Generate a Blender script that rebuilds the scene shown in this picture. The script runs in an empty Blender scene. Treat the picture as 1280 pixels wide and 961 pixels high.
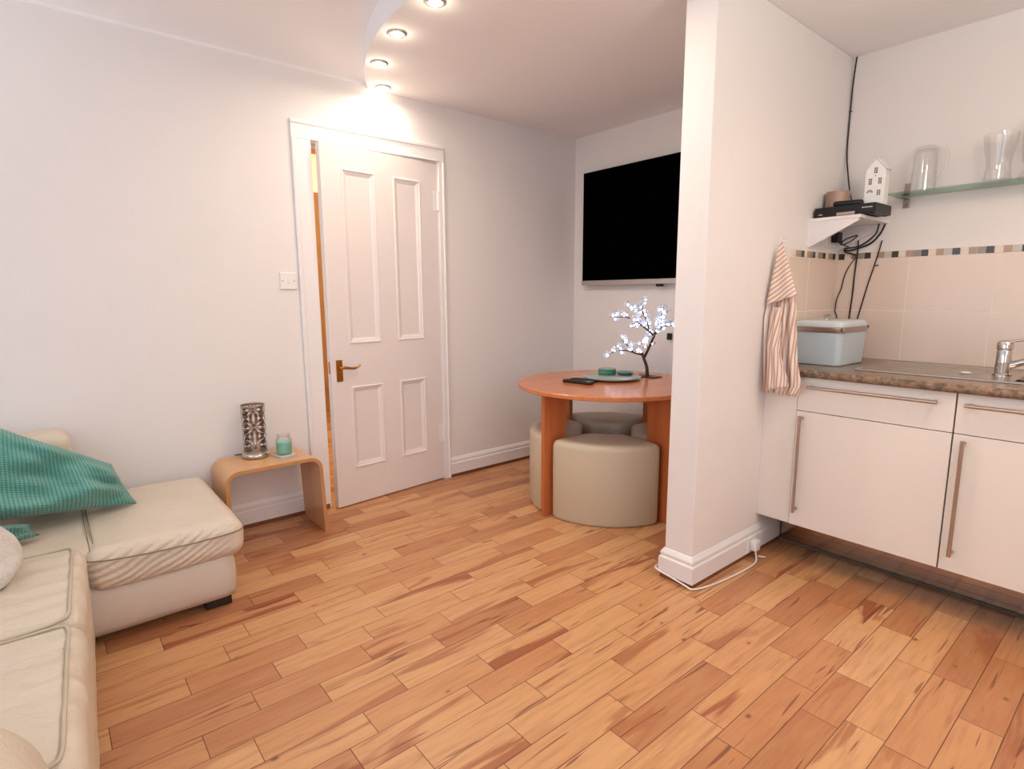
import bpy, bmesh, math, random
from mathutils import Vector, Matrix, noise
random.seed(7)
S = bpy.context.scene
COL = S.collection
PI = math.pi

# ------------------------------------------------------------------ materials
MATS = {}
def srgb(c):
    return tuple(((v/255)/12.92 if v/255 <= .04045 else ((v/255+.055)/1.055)**2.4) for v in c)
class NT:
    def __init__(s, name):
        m = bpy.data.materials.new(name); m.use_nodes = True
        s.m = m; s.t = m.node_tree; s.n = s.t.nodes; s.l = s.t.links
        s.b = s.n['Principled BSDF']
    def add(s, typ, **kw):
        n = s.n.new(typ)
        for k, v in kw.items(): setattr(n, k, v)
        return n
    def link(s, a, b): s.l.new(a, b)
    def math(s, op, a, b=None, c=None):
        n = s.add('ShaderNodeMath', operation=op)
        for i, x in enumerate((a, b, c)):
            if x is None: continue
            if isinstance(x, (int, float)): n.inputs[i].default_value = x
            else: s.link(x, n.inputs[i])
        return n.outputs[0]
    def mix(s, f, a, b, blend='MIX'):
        n = s.add('ShaderNodeMix', data_type='RGBA', blend_type=blend)
        for i, x in ((0, f), (6, a), (7, b)):
            if isinstance(x, (int, float)): n.inputs[i].default_value = x
            elif isinstance(x, tuple): n.inputs[i].default_value = (*x, 1) if len(x) == 3 else x
            else: s.link(x, n.inputs[i])
        return n.outputs[2]
    def ramp(s, f, stops, interp='LINEAR'):
        n = s.add('ShaderNodeValToRGB'); r = n.color_ramp; r.interpolation = interp
        while len(r.elements) < len(stops): r.elements.new(.5)
        for e, (p, c) in zip(r.elements, stops):
            e.position = p; e.color = (*c, 1) if len(c) == 3 else c
        s.link(f, n.inputs[0]); return n.outputs[0]
    def noise(s, vec, scale, detail=3, rough=.5, dist=0):
        n = s.add('ShaderNodeTexNoise'); n.inputs['Scale'].default_value = scale
        n.inputs['Detail'].default_value = detail; n.inputs['Roughness'].default_value = rough
        n.inputs['Distortion'].default_value = dist
        s.link(vec, n.inputs['Vector']); return n.outputs[0]
    def bump(s, h, strength=.2, dist=.01):
        n = s.add('ShaderNodeBump'); n.inputs['Strength'].default_value = strength
        n.inputs['Distance'].default_value = dist
        s.link(h, n.inputs['Height']); s.link(n.outputs[0], s.b.inputs['Normal'])
    def obj(s): return s.add('ShaderNodeTexCoord').outputs['Object']
    def scale(s, vec, v):
        n = s.add('ShaderNodeMapping'); n.inputs['Scale'].default_value = v
        s.link(vec, n.inputs[0]); return n.outputs[0]

def mat(name, col, rough=.5, metal=0, spec=.5, bump=None, emit=None, trans=0, var=.03, coat=0, ior=None, sheen=0):
    """col in sRGB 0-255. Adds faint procedural mottling and an optional (scale, strength) bump."""
    t = NT(name); b = t.b; c = srgb(col)
    b.inputs['Roughness'].default_value = rough
    b.inputs['Metallic'].default_value = metal
    b.inputs['Specular IOR Level'].default_value = spec
    b.inputs['Transmission Weight'].default_value = trans
    b.inputs['Coat Weight'].default_value = coat
    b.inputs['Sheen Weight'].default_value = sheen
    if ior: b.inputs['IOR'].default_value = ior
    v = t.obj()
    if var:
        n = t.noise(v, 9, 3)
        t.link(t.mix(n, tuple(x*(1-var) for x in c), tuple(min(1, x*(1+var)) for x in c)), b.inputs['Base Color'])
    else: b.inputs['Base Color'].default_value = (*c, 1)
    if bump: t.bump(t.noise(v, bump[0], 4), bump[1], .004)
    if emit:
        b.inputs['Emission Color'].default_value = (*emit[0], 1); b.inputs['Emission Strength'].default_value = emit[1]
    MATS[name] = t.m
    return t.m

mat('wall_paint', (238, 232, 229), .75, spec=.25, bump=(60, .04), var=.012)
mat('ceiling_paint', (248, 245, 246), .85, spec=.15, var=.01)
mat('trim_paint', (240, 235, 234), .38, var=.01)
mat('door_paint', (236, 227, 224), .4, var=.012)
mat('strip_brown', (128, 78, 52), .5, var=.15)
mat('hall_wood', (176, 122, 74), .5, var=.15)
mat('hall_cream_glow', (250, 236, 196), .6, emit=((1, .86, .58), .35))  # faint emission puts the hall's lamplight into walls and transom
mat('cab_white', (240, 231, 222), .3, var=.01)
mat('cab_gap', (120, 96, 78), .6)
mat('steel', (186, 170, 158), .3, 1, var=.05)
mat('steel_sink', (184, 174, 162), .28, 1, var=.05, bump=(200, .05))
mat('chrome', (205, 200, 195), .08, 1, var=0)
mat('brass', (186, 128, 62), .28, 1, var=.05)
mat('silver', (196, 190, 186), .35, .8, var=.03)
mat('tv_black', (2, 2, 2), .7, spec=.0, var=0)
mat('black_plastic', (24, 22, 22), .4, spec=.4)
mat('cable_black', (34, 27, 24), .5)
mat('white_plastic', (240, 236, 232), .35, var=.01)
mat('grey_mark', (150, 146, 142), .5)
mat('table_edge', (196, 112, 64), .4, var=.06)
mat('ply_edge', (196, 142, 92), .45, var=.12)
mat('pouffe', (205, 190, 165), .38, bump=(160, .12), var=.02)
mat('dark_foot', (40, 28, 24), .4)
mat('blue_enamel', (196, 208, 214), .25, var=.01)
mat('blue_lid', (206, 216, 218), .25, var=.01)
mat('tree_bark', (58, 40, 32), .7, bump=(80, .5), var=.2)
mat('tree_petal', (226, 228, 240), .35, trans=.35, var=0)
mat('led', (255, 255, 255), .3, emit=((.72, .84, 1), 14), var=0)
mat('led_glow', (255, 255, 255), .3, emit=((1, .9, .72), 24), var=0)
mat('copper_mottled', (176, 146, 128), .4, .2, var=.35, bump=(90, .8))  # mottled copper tone of the candle holder
mat('green_wax', (132, 206, 188), .45, var=.06)
mat('green_box', (66, 140, 116), .4, var=.05)
mat('teal_glass', (120, 176, 168), .15, trans=.4, var=.03)
mat('white_metal', (244, 242, 240), .4, var=.01)
mat('window_dark', (60, 58, 56), .6)
mat('grout', (232, 220, 208), .7)
mat('m_cream', (234, 214, 196), .25, var=.02)
mat('m_brown', (176, 146, 126), .2, var=.08)
mat('m_grey', (150, 142, 126), .2, var=.12)
mat('m_light', (196, 190, 176), .2, var=.06)
mat('m_dark', (62, 50, 46), .15, var=.1)
mat('gasket', (96, 84, 70), .6)
mat('carpet_dark', (150, 96, 60), .6)

def glassmat(name, tint, rough=.02, alpha=None):
    t = NT(name); b = t.b
    b.inputs['Base Color'].default_value = (*tint, 1); b.inputs['Roughness'].default_value = rough
    b.inputs['Transmission Weight'].default_value = 1; b.inputs['IOR'].default_value = 1.45
    MATS[name] = t.m
def thinglass(name, tint, edge, k=.12):
    n = NT(name); n.n.remove(n.b)
    lw = n.add('ShaderNodeLayerWeight'); lw.inputs['Blend'].default_value = .35
    tr = n.add('ShaderNodeBsdfTransparent'); gl = n.add('ShaderNodeBsdfGlossy'); gl.inputs['Roughness'].default_value = .05
    n.link(n.mix(n.math('POWER', lw.outputs['Facing'], 3), tint, edge), tr.inputs['Color'])
    mx = n.add('ShaderNodeMixShader')
    n.link(n.math('ADD', .04, n.math('MULTIPLY', lw.outputs['Fresnel'], k)), mx.inputs[0])
    n.link(tr.outputs[0], mx.inputs[1]); n.link(gl.outputs[0], mx.inputs[2]); n.link(mx.outputs[0], n.n['Material Output'].inputs[0])
    MATS[name] = n.m
thinglass('glass', (.992, .992, .988), (.88, .87, .85), .22)
thinglass('glass_green', (.90, .965, .93), (.45, .66, .56), .4)
mat('glass_frost', (196, 206, 202), .18, trans=.35, var=.03)

def floor_material():
    t = NT('floor_boards'); v = t.obj()
    sep = t.add('ShaderNodeSeparateXYZ'); t.link(v, sep.inputs[0])
    X, Y = sep.outputs[0], sep.outputs[1]
    W = .1015
    xs = t.math('DIVIDE', t.math('SUBTRACT', X, 2.553 - 40*W), W)
    row = t.math('FLOOR', xs); fx = t.math('FRACT', xs)
    wn = t.add('ShaderNodeTexWhiteNoise', noise_dimensions='1D'); t.link(row, wn.inputs['W'])
    yy = t.math('ADD', t.math('DIVIDE', Y, .40), t.math('MULTIPLY', row, 13.37))
    def vor(feature):
        n = t.add('ShaderNodeTexVoronoi', voronoi_dimensions='1D', feature=feature)
        n.inputs['Scale'].default_value = 1; n.inputs['Randomness'].default_value = .8
        t.link(yy, n.inputs['W']); return n
    vc = vor('F1'); ve = vor('DISTANCE_TO_EDGE')
    sc = t.add('ShaderNodeSeparateColor'); t.link(vc.outputs['Color'], sc.inputs[0])
    r1, r2, r3 = sc.outputs
    # board tone
    base = t.ramp(r1, [(0, srgb((212, 160, 114))), (.35, srgb((205, 149, 102))), (.6, srgb((197, 138, 93))),
                       (.8, srgb((180, 114, 74))), (1, srgb((158, 92, 60)))])
    # per-board shifted coordinates
    cmb = t.add('ShaderNodeCombineXYZ')
    t.link(t.math('ADD', X, t.math('MULTIPLY', r2, 31)), cmb.inputs[0])
    t.link(t.math('ADD', Y, t.math('MULTIPLY', r3, 47)), cmb.inputs[1])
    t.link(t.math('MULTIPLY', r1, 19), cmb.inputs[2])
    P = cmb.outputs[0]
    fine = t.noise(t.scale(P, (70, 5, 1)), 1, 5, .65)
    mid = t.noise(t.scale(P, (16, 2.2, 1)), 1, 4, .6, 1.2)
    heart = t.noise(t.scale(P, (13, 1.6, 1)), 1, 3, .5, .8)
    hm = t.ramp(heart, [(.56, (0, 0, 0)), (.62, (1, 1, 1))])
    c = t.mix(t.math('MULTIPLY', mid, .55), base, srgb((224, 172, 120)))
    c = t.mix(t.math('MULTIPLY', hm, t.math('MULTIPLY', r3, .85)), c, srgb((150, 76, 46)))
    c = t.mix(t.math('MULTIPLY', t.ramp(fine, [(.45, (0, 0, 0)), (.75, (1, 1, 1))]), .35), c, srgb((140, 76, 44)))
    streak = t.noise(t.scale(P, (34, 1.8, 1)), 1, 2, .5, 1.5)
    c = t.mix(t.math('MULTIPLY', t.ramp(streak, [(.655, (0, 0, 0)), (.70, (1, 1, 1))]), .7), c, srgb((104, 48, 30)))
    # knots
    kv = t.add('ShaderNodeTexVoronoi', feature='F1'); kv.inputs['Scale'].default_value = 1
    t.link(t.mix(.035, t.scale(P, (9, 6, 1)), t.add('ShaderNodeTexNoise').outputs['Color'], 'ADD'), kv.inputs['Vector'])
    kc = t.add('ShaderNodeSeparateColor'); t.link(kv.outputs['Color'], kc.inputs[0])
    kn = t.ramp(t.math('ADD', kv.outputs['Distance'], t.math('MULTIPLY', t.math('GREATER_THAN', .5, kc.outputs[0]), 1)),
                [(.02, (1, 1, 1)), (.05, (.7, .7, .7)), (.075, (.15, .15, .15)), (.13, (0, 0, 0))])
    c = t.mix(t.math('MULTIPLY', kn, .8), c, srgb((96, 48, 30)))
    # seams
    ex = t.math('MULTIPLY', t.math('MINIMUM', fx, t.math('SUBTRACT', 1, fx)), W)
    ey = t.math('MULTIPLY', ve.outputs['Distance'], .40)
    e = t.math('MINIMUM', ex, ey)
    seam = t.ramp(t.math('MULTIPLY', e, 100), [(.07, (1, 1, 1)), (.17, (0, 0, 0))])
    c = t.mix(t.math('MULTIPLY', seam, .88), c, srgb((92, 52, 32)))
    t.link(c, t.b.inputs['Base Color'])
    t.link(t.math('ADD', .27, t.math('MULTIPLY', fine, .16)), t.b.inputs['Roughness'])
    t.b.inputs['Specular IOR Level'].default_value = .45
    h = t.math('SUBTRACT', t.math('MULTIPLY', fine, .15), seam)
    t.bump(h, .35, .0012)
    MATS['floor_boards'] = t.m
floor_material()

def wood_mat(name, ca, cb, axis_scale, rough=.35):
    t = NT(name); v = t.obj()
    n = t.noise(t.scale(v, axis_scale), 1, 4, .6, .6)
    f = t.noise(t.scale(v, tuple(a*6 for a in axis_scale)), 1, 3)
    c = t.mix(t.ramp(n, [(.35, (0, 0, 0)), (.7, (1, 1, 1))]), srgb(ca), srgb(cb))
    c = t.mix(t.math('MULTIPLY', f, .15), c, srgb(tuple(x*.75 for x in ca)))
    t.link(c, t.b.inputs['Base Color']); t.b.inputs['Roughness'].default_value = rough
    MATS[name] = t.m
wood_mat('beech_top', (216, 134, 84), (206, 122, 72), (18, 2, 2), .2)
wood_mat('beech_leg', (206, 118, 66), (192, 102, 54), (22, 22, 1.5), .32)
wood_mat('ply_wood', (222, 172, 122), (212, 158, 106), (20, 1.5, 2), .3)

def worktop_mat():
    t = NT('worktop_laminate'); v = t.obj()
    n1 = t.noise(v, 34, 5, .7); n2 = t.noise(v, 70, 3, .6); n3 = t.noise(v, 24, 4, .6)
    c = t.ramp(n1, [(.32, srgb((66, 52, 42))), (.46, srgb((122, 94, 72))), (.56, srgb((150, 120, 98))), (.7, srgb((108, 96, 76)))])
    c = t.mix(t.ramp(n2, [(.5, (0, 0, 0)), (.62, (1, 1, 1))]), c, srgb((96, 86, 70)))
    c = t.mix(t.ramp(n3, [(.6, (0, 0, 0)), (.72, (.7, .7, .7))]), c, srgb((160, 122, 102)))
    t.link(c, t.b.inputs['Base Color']); t.b.inputs['Roughness'].default_value = .22
    MATS['worktop'] = t.m
worktop_mat()

def leather():
    t = NT('leather'); v = t.obj()
    c = t.mix(t.noise(v, 5, 4), srgb((222, 207, 189)), srgb((211, 195, 174)))
    t.link(c, t.b.inputs['Base Color']); t.b.inputs['Roughness'].default_value = .42
    vv = t.add('ShaderNodeTexVoronoi'); vv.inputs['Scale'].default_value = 260; t.link(v, vv.inputs['Vector'])
    w = t.noise(t.scale(v, (9, 4, 6)), 1.6, 5, .62, 1.8)
    crease = t.ramp(w, [(.44, (1, 1, 1)), (.5, (0, 0, 0)), (.56, (1, 1, 1))])
    h = t.math('ADD', t.math('MULTIPLY', vv.outputs['Distance'], .04), t.math('ADD', t.math('MULTIPLY', w, .9), t.math('MULTIPLY', crease, .10)))
    t.bump(h, .55, .010)
    MATS['leather'] = t.m
    mat('leather_base', (218, 206, 192), .5, bump=(120, .15), var=.03)
    mat('piping', (196, 182, 156), .5)
    mat('seam_dark', (140, 124, 102), .7)
leather()

def waffle(name, ca, cb, sc=1.0):
    t = NT(name); uv = t.add('ShaderNodeTexCoord').outputs['UV']
    sep = t.add('ShaderNodeSeparateXYZ'); t.link(uv, sep.inputs[0])
    f = 44*PI*2*sc/2
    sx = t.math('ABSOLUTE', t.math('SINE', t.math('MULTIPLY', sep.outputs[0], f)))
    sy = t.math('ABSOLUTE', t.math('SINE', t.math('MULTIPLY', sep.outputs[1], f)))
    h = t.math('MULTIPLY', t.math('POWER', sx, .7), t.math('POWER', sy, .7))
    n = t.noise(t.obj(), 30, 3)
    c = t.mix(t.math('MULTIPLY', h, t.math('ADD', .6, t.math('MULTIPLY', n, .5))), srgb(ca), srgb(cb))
    t.link(c, t.b.inputs['Base Color']); t.b.inputs['Roughness'].default_value = .8
    t.b.inputs['Sheen Weight'].default_value = .4
    t.bump(h, .8, .004)
    MATS[name] = t.m
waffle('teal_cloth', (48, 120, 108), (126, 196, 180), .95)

def fluffy():
    t = NT('fleece'); v = t.obj()
    n = t.noise(v, 60, 5, .7)
    t.link(t.mix(n, srgb((222, 208, 194)), srgb((246, 238, 230))), t.b.inputs['Base Color'])
    t.b.inputs['Roughness'].default_value = .95; t.b.inputs['Sheen Weight'].default_value = .5
    t.bump(n, 1, .012); MATS['fleece'] = t.m
fluffy()

def striped():
    t = NT('towel_cloth'); uv = t.add('ShaderNodeTexCoord').outputs['UV']
    sep = t.add('ShaderNodeSeparateXYZ'); t.link(uv, sep.inputs[0])
    s = t.math('FRACT', t.math('MULTIPLY', sep.outputs[0], 1.0))
    c = t.ramp(s, [(0, srgb((236, 220, 204))), (.36, srgb((236, 220, 206))), (.44, srgb((206, 162, 144))), (.74, srgb((198, 152, 134))), (.82, srgb((236, 220, 206)))])
    n = t.noise(t.obj(), 300, 2)
    t.link(c, t.b.inputs['Base Color']); t.b.inputs['Roughness'].default_value = .9
    t.bump(n, .3, .002); MATS['towel_cloth'] = t.m
striped()

def plinth_mat():
    t = NT('plinth_metal'); v = t.obj()
    sep = t.add('ShaderNodeSeparateXYZ'); t.link(v, sep.inputs[0])
    g = t.math('FRACT', t.math('MULTIPLY', sep.outputs[2], 30))
    line = t.ramp(g, [(0, (0, 0, 0)), (.06, (0, 0, 0)), (.1, (1, 1, 1))])
    t.link(t.mix(line, srgb((158, 132, 112)), srgb((186, 162, 142))), t.b.inputs['Base Color'])
    t.b.inputs['Metallic'].default_value = 1; t.b.inputs['Roughness'].default_value = .16
    t.bump(t.noise(t.scale(v, (3, 3, 200)), 1, 2), .08, .002)
    MATS['plinth_metal'] = t.m
plinth_mat()

def tile_mat():
    t = NT('tile_cream'); v = t.obj()
    sep = t.add('ShaderNodeSeparateXYZ'); t.link(v, sep.inputs[0])
    # both walls share one running coordinate: x along the back wall, -y along the divider
    X = t.math('ADD', sep.outputs[0], sep.outputs[1])
    u = t.math('DIVIDE', t.math('SUBTRACT', X, 2.174 + 2.67 - 6.4), .320)
    w = t.math('DIVIDE', t.math('SUBTRACT', sep.outputs[2], .864), .250)
    fu = t.math('FRACT', u); fw = t.math('FRACT', w)
    e = t.math('MINIMUM', t.math('MULTIPLY', t.math('MINIMUM', fu, t.math('SUBTRACT', 1, fu)), .32),
               t.math('MULTIPLY', t.math('MINIMUM', fw, t.math('SUBTRACT', 1, fw)), .25))
    m = t.ramp(t.math('MULTIPLY', e, 100), [(.12, (0, 0, 0)), (.2, (1, 1, 1))])
    t.link(t.mix(m, srgb((246, 234, 218)), srgb((232, 211, 196))), t.b.inputs['Base Color'])
    t.link(t.math('SUBTRACT', .6, t.math('MULTIPLY', m, .42)), t.b.inputs['Roughness'])
    t.bump(t.math('ADD', m, t.math('MULTIPLY', t.noise(v, 12, 2), .4)), .4, .0015)
    MATS['tile_cream'] = t.m
tile_mat()

def filigree():
    """pierced metal lampshade: flower cut-outs as holes (transparent) in chrome sheet"""
    t = NT('pierced_metal'); uv = t.add('ShaderNodeTexCoord').outputs['UV']
    sep = t.add('ShaderNodeSeparateXYZ'); t.link(uv, sep.inputs[0])
    def cell(x, n, off=0): return t.math('SUBTRACT', t.math('FRACT', t.math('ADD', t.math('MULTIPLY', x, n), off)), .5)
    cx = cell(sep.outputs[0], 4, .664); cy = cell(sep.outputs[1], 2.6, .15)
    r = t.math('SQRT', t.math('ADD', t.math('MULTIPLY', cx, cx), t.math('MULTIPLY', cy, cy)))
    a = t.math('ARCTAN2', cy, cx)
    pet = t.math('COSINE', t.math('MULTIPLY', a, 10))
    f = t.math('ADD', pet, t.math('MULTIPLY', t.math('SINE', t.math('MULTIPLY', r, 16)), .45))
    solid = t.ramp(f, [(.30, (0, 0, 0)), (.42, (1, 1, 1))])
    centre = t.math('GREATER_THAN', .1, r)
    edge = t.math('GREATER_THAN', t.math('ABSOLUTE', t.math('SUBTRACT', sep.outputs[1], .5)), .47)
    al = t.math('MAXIMUM', t.math('MAXIMUM', solid, centre), edge)
    t.b.inputs['Base Color'].default_value = (*srgb((150, 132, 122)), 1)
    t.b.inputs['Metallic'].default_value = 1; t.b.inputs['Roughness'].default_value = .25
    t.link(al, t.b.inputs['Alpha'])
    MATS['pierced_metal'] = t.m
filigree()

# ------------------------------------------------------------------ helpers
def tag(o, label=None, cat=None, group=None, kind=None):
    if label: o['label'] = label
    if cat: o['category'] = cat
    if group: o['group'] = group
    if kind: o['kind'] = kind
    return o
def thing(name, label, cat, loc=(0, 0, 0), rotz=0, group=None):
    o = bpy.data.objects.new(name, None); COL.objects.link(o)
    o.location = loc; o.rotation_euler = (0, 0, rotz); o.empty_display_size = .05
    return tag(o, label, cat, group)
def obj(name, bm, mats, parent=None, smooth=False, label=None, auto=None):
    me = bpy.data.meshes.new(name)
    bmesh.ops.recalc_face_normals(bm, faces=bm.faces[:])
    bm.to_mesh(me); bm.free()
    for m in ([mats] if isinstance(mats, str) else mats): me.materials.append(MATS[m])
    if smooth:
        for p in me.polygons: p.use_smooth = True
        if auto is not None: me.set_sharp_from_angle(angle=math.radians(auto))
    o = bpy.data.objects.new(name, me); COL.objects.link(o)
    if parent: o.parent = parent
    if label: o['label'] = label
    return o
def struct(name, bm, mats, parent=None, smooth=False, auto=40):
    o = obj(name, bm, mats, parent, smooth, auto=auto)
    if not parent: o['kind'] = 'structure'
    return o
def B(): return bmesh.new()
def box(bm, x0, x1, y0, y1, z0, z1, bev=0, seg=2, mi=0, M=None):
    b = bmesh.new(); bmesh.ops.create_cube(b, size=1)
    for v in b.verts: v.co = Vector(((x0+x1)/2+v.co.x*(x1-x0), (y0+y1)/2+v.co.y*(y1-y0), (z0+z1)/2+v.co.z*(z1-z0)))
    if bev: bmesh.ops.bevel(b, geom=b.edges[:], offset=bev, segments=seg, affect='EDGES', profile=.5)
    join(bm, b, mi, M)
def join(bm, b, mi=0, M=None):
    for f in b.faces: f.material_index = mi if mi else f.material_index
    if M is not None: bmesh.ops.transform(b, matrix=M, verts=b.verts[:])
    me = bpy.data.meshes.new('tmp'); b.to_mesh(me); b.free(); bm.from_mesh(me); bpy.data.meshes.remove(me)
def prism(bm, pts, z0, z1, mi=0, M=None):
    b = bmesh.new()
    lo = [b.verts.new((x, y, z0)) for x, y in pts]; hi = [b.verts.new((x, y, z1)) for x, y in pts]
    b.faces.new(lo[::-1]); b.faces.new(hi)
    n = len(pts)
    for i in range(n): b.faces.new((lo[i], lo[(i+1) % n], hi[(i+1) % n], hi[i]))
    join(bm, b, mi, M)
def lathe(bm, prof, c=(0, 0, 0), seg=40, mi=0, M=None, cap=True, uv=False):
    b = bmesh.new(); rings = []
    for r, z in prof:
        if r < 1e-5: rings.append([b.verts.new((c[0], c[1], c[2]+z))])
        else: rings.append([b.verts.new((c[0]+r*math.cos(2*PI*i/seg), c[1]+r*math.sin(2*PI*i/seg), c[2]+z)) for i in range(seg)])
    for k in range(len(rings)-1):
        a, d = rings[k], rings[k+1]
        for i in range(seg):
            j = (i+1) % seg
            if len(a) == 1 and len(d) == 1: continue
            if len(a) == 1: b.faces.new((a[0], d[j], d[i]))
            elif len(d) == 1: b.faces.new((a[i], a[j], d[0]))
            else: b.faces.new((a[i], a[j], d[j], d[i]))
    if cap:
        if len(rings[0]) > 1: b.faces.new(rings[0][::-1])
        if len(rings[-1]) > 1: b.faces.new(rings[-1])
    join(bm, b, mi, M)
def smooth_path(pts, n=8):
    P = [Vector(p) for p in pts]; out = []
    for i in range(len(P)-1):
        p0 = P[max(i-1, 0)]; p1 = P[i]; p2 = P[i+1]; p3 = P[min(i+2, len(P)-1)]
        for k in range(n):
            t = k/n
            out.append(.5*((2*p1)+(-p0+p2)*t+(2*p0-5*p1+4*p2-p3)*t*t+(-p0+3*p1-3*p2+p3)*t**3))
    out.append(P[-1]); return out
def tube(bm, pts, r, seg=8, mi=0, M=None, smooth=True, flat=1.0):
    P = smooth_path(pts) if smooth and len(pts) > 2 else [Vector(p) for p in pts]
    n = len(P); R = r if callable(r) else (lambda t: r)
    b = bmesh.new(); rings = []; up = None
    for i, p in enumerate(P):
        t = (P[min(i+1, n-1)]-P[max(i-1, 0)]).normalized()
        if up is None:
            up = Vector((0, 0, 1)) if abs(t.z) < .9 else Vector((1, 0, 0))
        s = t.cross(up).normalized(); up = s.cross(t).normalized()
        rr = R(i/(n-1))
        rings.append([b.verts.new(p+s*math.cos(2*PI*k/seg)*rr+up*math.sin(2*PI*k/seg)*rr*flat) for k in range(seg)])
    for i in range(n-1):
        for k in range(seg):
            j = (k+1) % seg; b.faces.new((rings[i][k], rings[i][j], rings[i+1][j], rings[i+1][k]))
    b.faces.new(rings[0][::-1]); b.faces.new(rings[-1])
    join(bm, b, mi, M)
def sweep(bm, path, prof, closed=False, mi=0):
    """prof = closed list of (offset to the left of travel, z); path = 2-D points; mitred corners"""
    n = len(path); rings = []
    b = bmesh.new()
    for i in range(n):
        p = Vector(path[i])
        d1 = (p-Vector(path[i-1])).normalized() if i > 0 or closed else None
        d2 = (Vector(path[(i+1) % n])-p).normalized() if i < n-1 or closed else None
        if d1 is None: d1 = d2
        if d2 is None: d2 = d1
        n1 = Vector((-d1.y, d1.x)); n2 = Vector((-d2.y, d2.x))
        m = (n1+n2); m = m/max(1e-6, m.dot(n1))
        rings.append([b.verts.new((p.x+m.x*o, p.y+m.y*o, z)) for o, z in prof])
    k = len(prof)
    for i in range(n-1 if not closed else n):
        a, c = rings[i], rings[(i+1) % n]
        for j in range(k): b.faces.new((a[j], a[(j+1) % k], c[(j+1) % k], c[j]))
    if not closed: b.faces.new(rings[0][::-1]); b.faces.new(rings[-1])
    join(bm, b, mi)
def soft_box(bm, x0, x1, y0, y1, z0, z1, r, nx=24, ny=24, nz=8, fn=None, mi=0):
    """rounded box with dense skin; fn(p, n) -> displacement along n"""
    b = bmesh.new(); lo = Vector((x0, y0, z0)); hi = Vector((x1, y1, z1)); vs = {}
    N = (nx, ny, nz)
    def vert(i, j, k):
        key = (i, j, k)
        if key in vs: return vs[key]
        p = Vector([lo[a]+(hi[a]-lo[a])*(.5-.5*math.cos(PI*q/N[a]) if False else q/N[a]) for a, q in enumerate(key)])
        rr = min(r, *[(hi[a]-lo[a])/2*.98 for a in range(3)])
        q = Vector([min(max(p[a], lo[a]+rr), hi[a]-rr) for a in range(3)])
        d = p-q
        nrm = d.normalized() if d.length > 1e-7 else Vector((0, 0, 1))
        pp = q+nrm*rr
        if fn: pp = pp+nrm*fn(pp, nrm)
        vs[key] = b.verts.new(pp); return vs[key]
    for i in range(nx):
        for j in range(ny):
            for k in (0, nz): b.faces.new((vert(i, j, k), vert(i+1, j, k), vert(i+1, j+1, k), vert(i, j+1, k)))
    for i in range(nx):
        for k in range(nz):
            for j in (0, ny): b.faces.new((vert(i, j, k), vert(i+1, j, k), vert(i+1, j, k+1), vert(i, j, k+1)))
    for j in range(ny):
        for k in range(nz):
            for i in (0, nx): b.faces.new((vert(i, j, k), vert(i, j+1, k), vert(i, j+1, k+1), vert(i, j, k+1)))
    join(bm, b, mi)
def nz(p, s, seed=0): return noise.noise(Vector((p.x*s+seed, p.y*s+seed*1.7, p.z*s)))
def pillow_bm(c00, c10, c11, c01, thick, nrm, n=34, pinch=.10, wr=.012, seed=0, rnd_=0.0):
    """stuffed pillow over four corner points; nrm = facing direction"""
    b = B(); uvl = b.loops.layers.uv.new('UVMap')
    c00, c10, c11, c01 = map(Vector, (c00, c10, c11, c01)); nrm = Vector(nrm).normalized()
    cen = (c00+c10+c11+c01)/4
    sides = []
    for sgn in (1, -1):
        g = []
        for i in range(n+1):
            row = []
            for j in range(n+1):
                u, v = i/n, j/n
                a_, b_ = 2*u-1, 2*v-1
                da, db = a_*math.sqrt(1-b_*b_/2), b_*math.sqrt(1-a_*a_/2)
                uu, vv = (a_+(da-a_)*rnd_+1)/2, (b_+(db-b_)*rnd_+1)/2
                p = c00.lerp(c10, uu).lerp(c01.lerp(c11, uu), vv)
                e = min(u, 1-u, v, 1-v)
                pull = pinch*(1-abs(2*u-1)**2)*(abs(2*v-1)**4) + pinch*(1-abs(2*v-1)**2)*(abs(2*u-1)**4)
                p = p.lerp(cen, pull)
                h = ((1-abs(2*u-1)**2.6)*(1-abs(2*v-1)**2.6))**.55
                w = nz(Vector((u*3, v*3, seed)), 1.6, seed)*wr*3*h
                p = p+nrm*(sgn*thick/2*h+w)
                row.append(p)
            g.append(row)
        sides.append(g)
    vt = {}
    def V(s, i, j):
        if i in (0, n) or j in (0, n): key = (0, i, j)
        else: key = (s, i, j)
        if key not in vt: vt[key] = b.verts.new(sides[s][i][j])
        return vt[key]
    for s in (0, 1):
        for i in range(n):
            for j in range(n):
                f = b.faces.new((V(s, i, j), V(s, i+1, j), V(s, i+1, j+1), V(s, i, j+1)))
                for l, (a, c) in zip(f.loops, ((i, j), (i+1, j), (i+1, j+1), (i, j+1))): l[uvl].uv = (a/n, c/n)
    return b

# ------------------------------------------------------------------ setting
X1, Y0, YK = 4.4, -2.6, 2.68
PX0, PX1, PY = 1.722, 1.852, 1.473
HC = 2.322
bm = B(); box(bm, -3.2, X1, Y0, YK+.1, -.05, 0); struct('floor', bm, 'floor_boards')
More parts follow.
